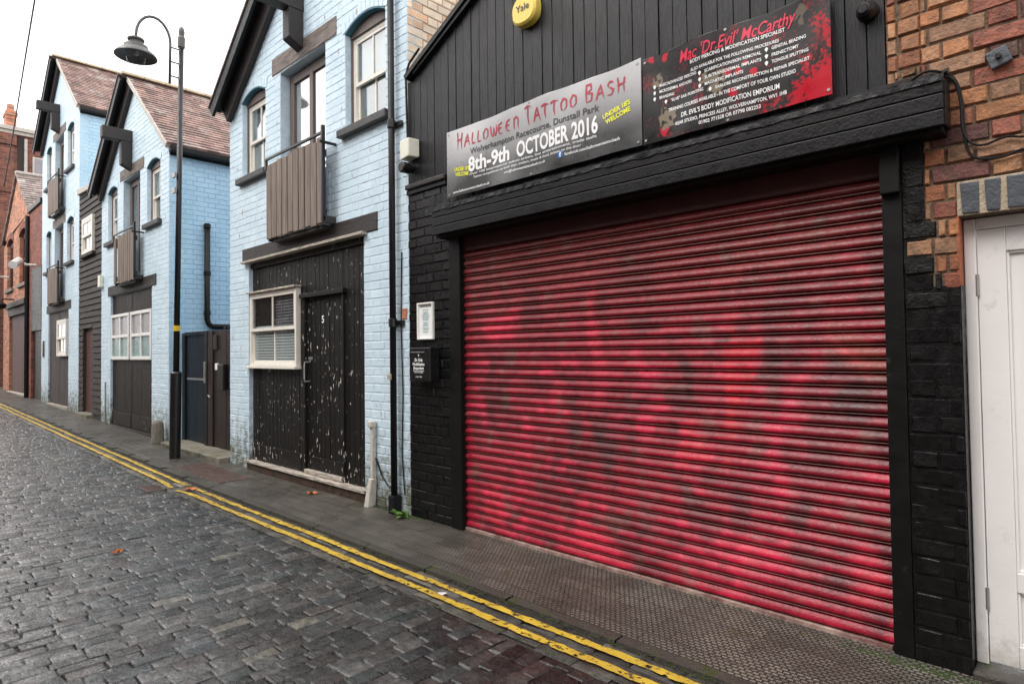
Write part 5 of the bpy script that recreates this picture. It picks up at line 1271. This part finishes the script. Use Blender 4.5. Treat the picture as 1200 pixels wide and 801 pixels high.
# arm: rises beside the pole, arches over the road
ay = .13; AX = LX; top = []
top.append((AX, LY-ay, 4.80)); top.append((AX, LY-ay, 5.28))
r_ = .19; cy_ = LY-ay-r_
for i in range(13):
    a = math.pi*i/12; top.append((AX-.02*i/12, cy_+r_*math.cos(a), 5.30+.27*math.sin(a)))
top.append((AX-.02, cy_-r_, 5.25))
b = MB(); b.tube(LL(top), .017, 10); arm = b.build('arm', 'lampgrey', lp, smooth=True)
b = MB()
for z in (4.90, 5.08, 5.26): b.tube(LL([(AX, LY, z), (AX, LY-ay, z)]), .010, 8)
b.build('spacer', 'lampgrey', arm)
hx, hy, hz = lean(AX-.02, cy_-r_, 5.25)
b = MB(); b.lathe((hx, hy, hz), [(0.0174, 0.027), (0.0261, 0.0), (0.087, -0.0108), (0.094, -0.027), (0.087, -0.0405), (0.0713, -0.045), (0.0713, -0.0765), (0.0957, -0.0855), (0.1305, -0.1035), (0.1375, -0.144), (0.174, -0.1665), (0.2218, -0.2115), (0.2332, -0.2358), (0.2279, -0.2394), (0.1653, -0.1935), (0.1218, -0.18)], 36)
head = b.build('shade', 'lampgrey', lp, smooth=False)
b = MB(); b.lathe((hx, hy, hz-.185), [(.117, 0), (.115, -.05), (.102, -.10), (.074, -.14), (.03, -.158), (.004, -.16)], 28); b.build('bowl', 'lampglass', head, smooth=True)
b = MB(); b.lathe((hx, hy, hz-.18), [(.10, .03), (.09, .02), (.05, .015), (.03, -.03), (.01, -.04)], 24); b.build('reflector', 'steel', head)

# ------------------------------------------------------------------ small things in the street
bo = MB(); bx, by = -10.22, 3.02
for (r, h) in (): pass
bo.lathe((bx, by, .05), [(.085, 0), (.082, .24), (.074, .30), (.045, .335)], 10); tag(bo.build('bollard', 'bollard', bevel=.004), 'short mossy stone bollard at the corner of the middle blue house', 'bollard')
wd = MB(); rg = random.Random(12)
for _ in range(26):
    a = rg.uniform(-2.9, .3); l = rg.uniform(.05, .13); c = Vector((-4.20+rg.uniform(-.05, .06), 3.07+rg.uniform(-.02, .02), -.005)); d = Vector((math.cos(a), math.sin(a)*.7, rg.uniform(.3, 1.3))).normalized(); s = Vector((-d.y, d.x, 0)).normalized()*l*.17
    p1 = c+d*l*.5+Vector((0, 0, .01)); p2 = c+d*l-Vector((0, 0, l*.18))
    wd.add([c, p1-s, p1+s, p2], [(0, 1, 2), (1, 3, 2)])
tag(wd.build('weed', 'weed'), 'small green weed growing at the foot of the downpipe', 'weed')
def leafy(x, y, z, s, rot, label):
    n_ = 9; vs = [(x, y, z+.006)]
    for i in range(n_):
        a = rot+2*math.pi*i/n_; r = s*(.55+.45*(i % 2))*(1.3 if i in (0, 1) else 1); vs.append((x+r*math.cos(a), y+r*math.sin(a), z+.004+.012*(i % 3)))
    o = MB().add(vs, [(0, i, i % n_+1) for i in range(1, n_+1)]).build('fallen_leaf', 'leaf'); tag(o, label, 'leaf', 'fallen autumn leaves')
leafy(-5.55, 2.98, -.002, .05, .3, 'orange fallen leaf on the pavement below the house door')
leafy(-5.0, 1.22, -.021, .035, 1.2, 'orange fallen leaf lying out on the wet cobbles')
leafy(-6.75, 2.30, -.020, .07, 2.2, 'rusty orange leaf by the break in the yellow lines')
o = MB().add([(-2.79, 2.27, -.021), (-2.73, 2.25, -.018), (-2.71, 2.28, -.006), (-2.76, 2.30, -.020)], [(0, 1, 2, 3)]).build('litter', 'litter'); tag(o, 'scrap of white litter between the yellow lines', 'litter')

# overhead cable running down the street
P = [Vector((4.8, .53, 9.53)), Vector((-14.8, 2.2, 8.25)), Vector((-21.3, 2.76, 7.80)), Vector((-27.9, 3.32, 7.38))]
c_ = MB(); c_.tube(smooth_path(P, 12), .016, 6); tag(c_.build('overhead_cable', 'gutter'), 'dark cable sagging overhead towards the far brick building', 'cable')
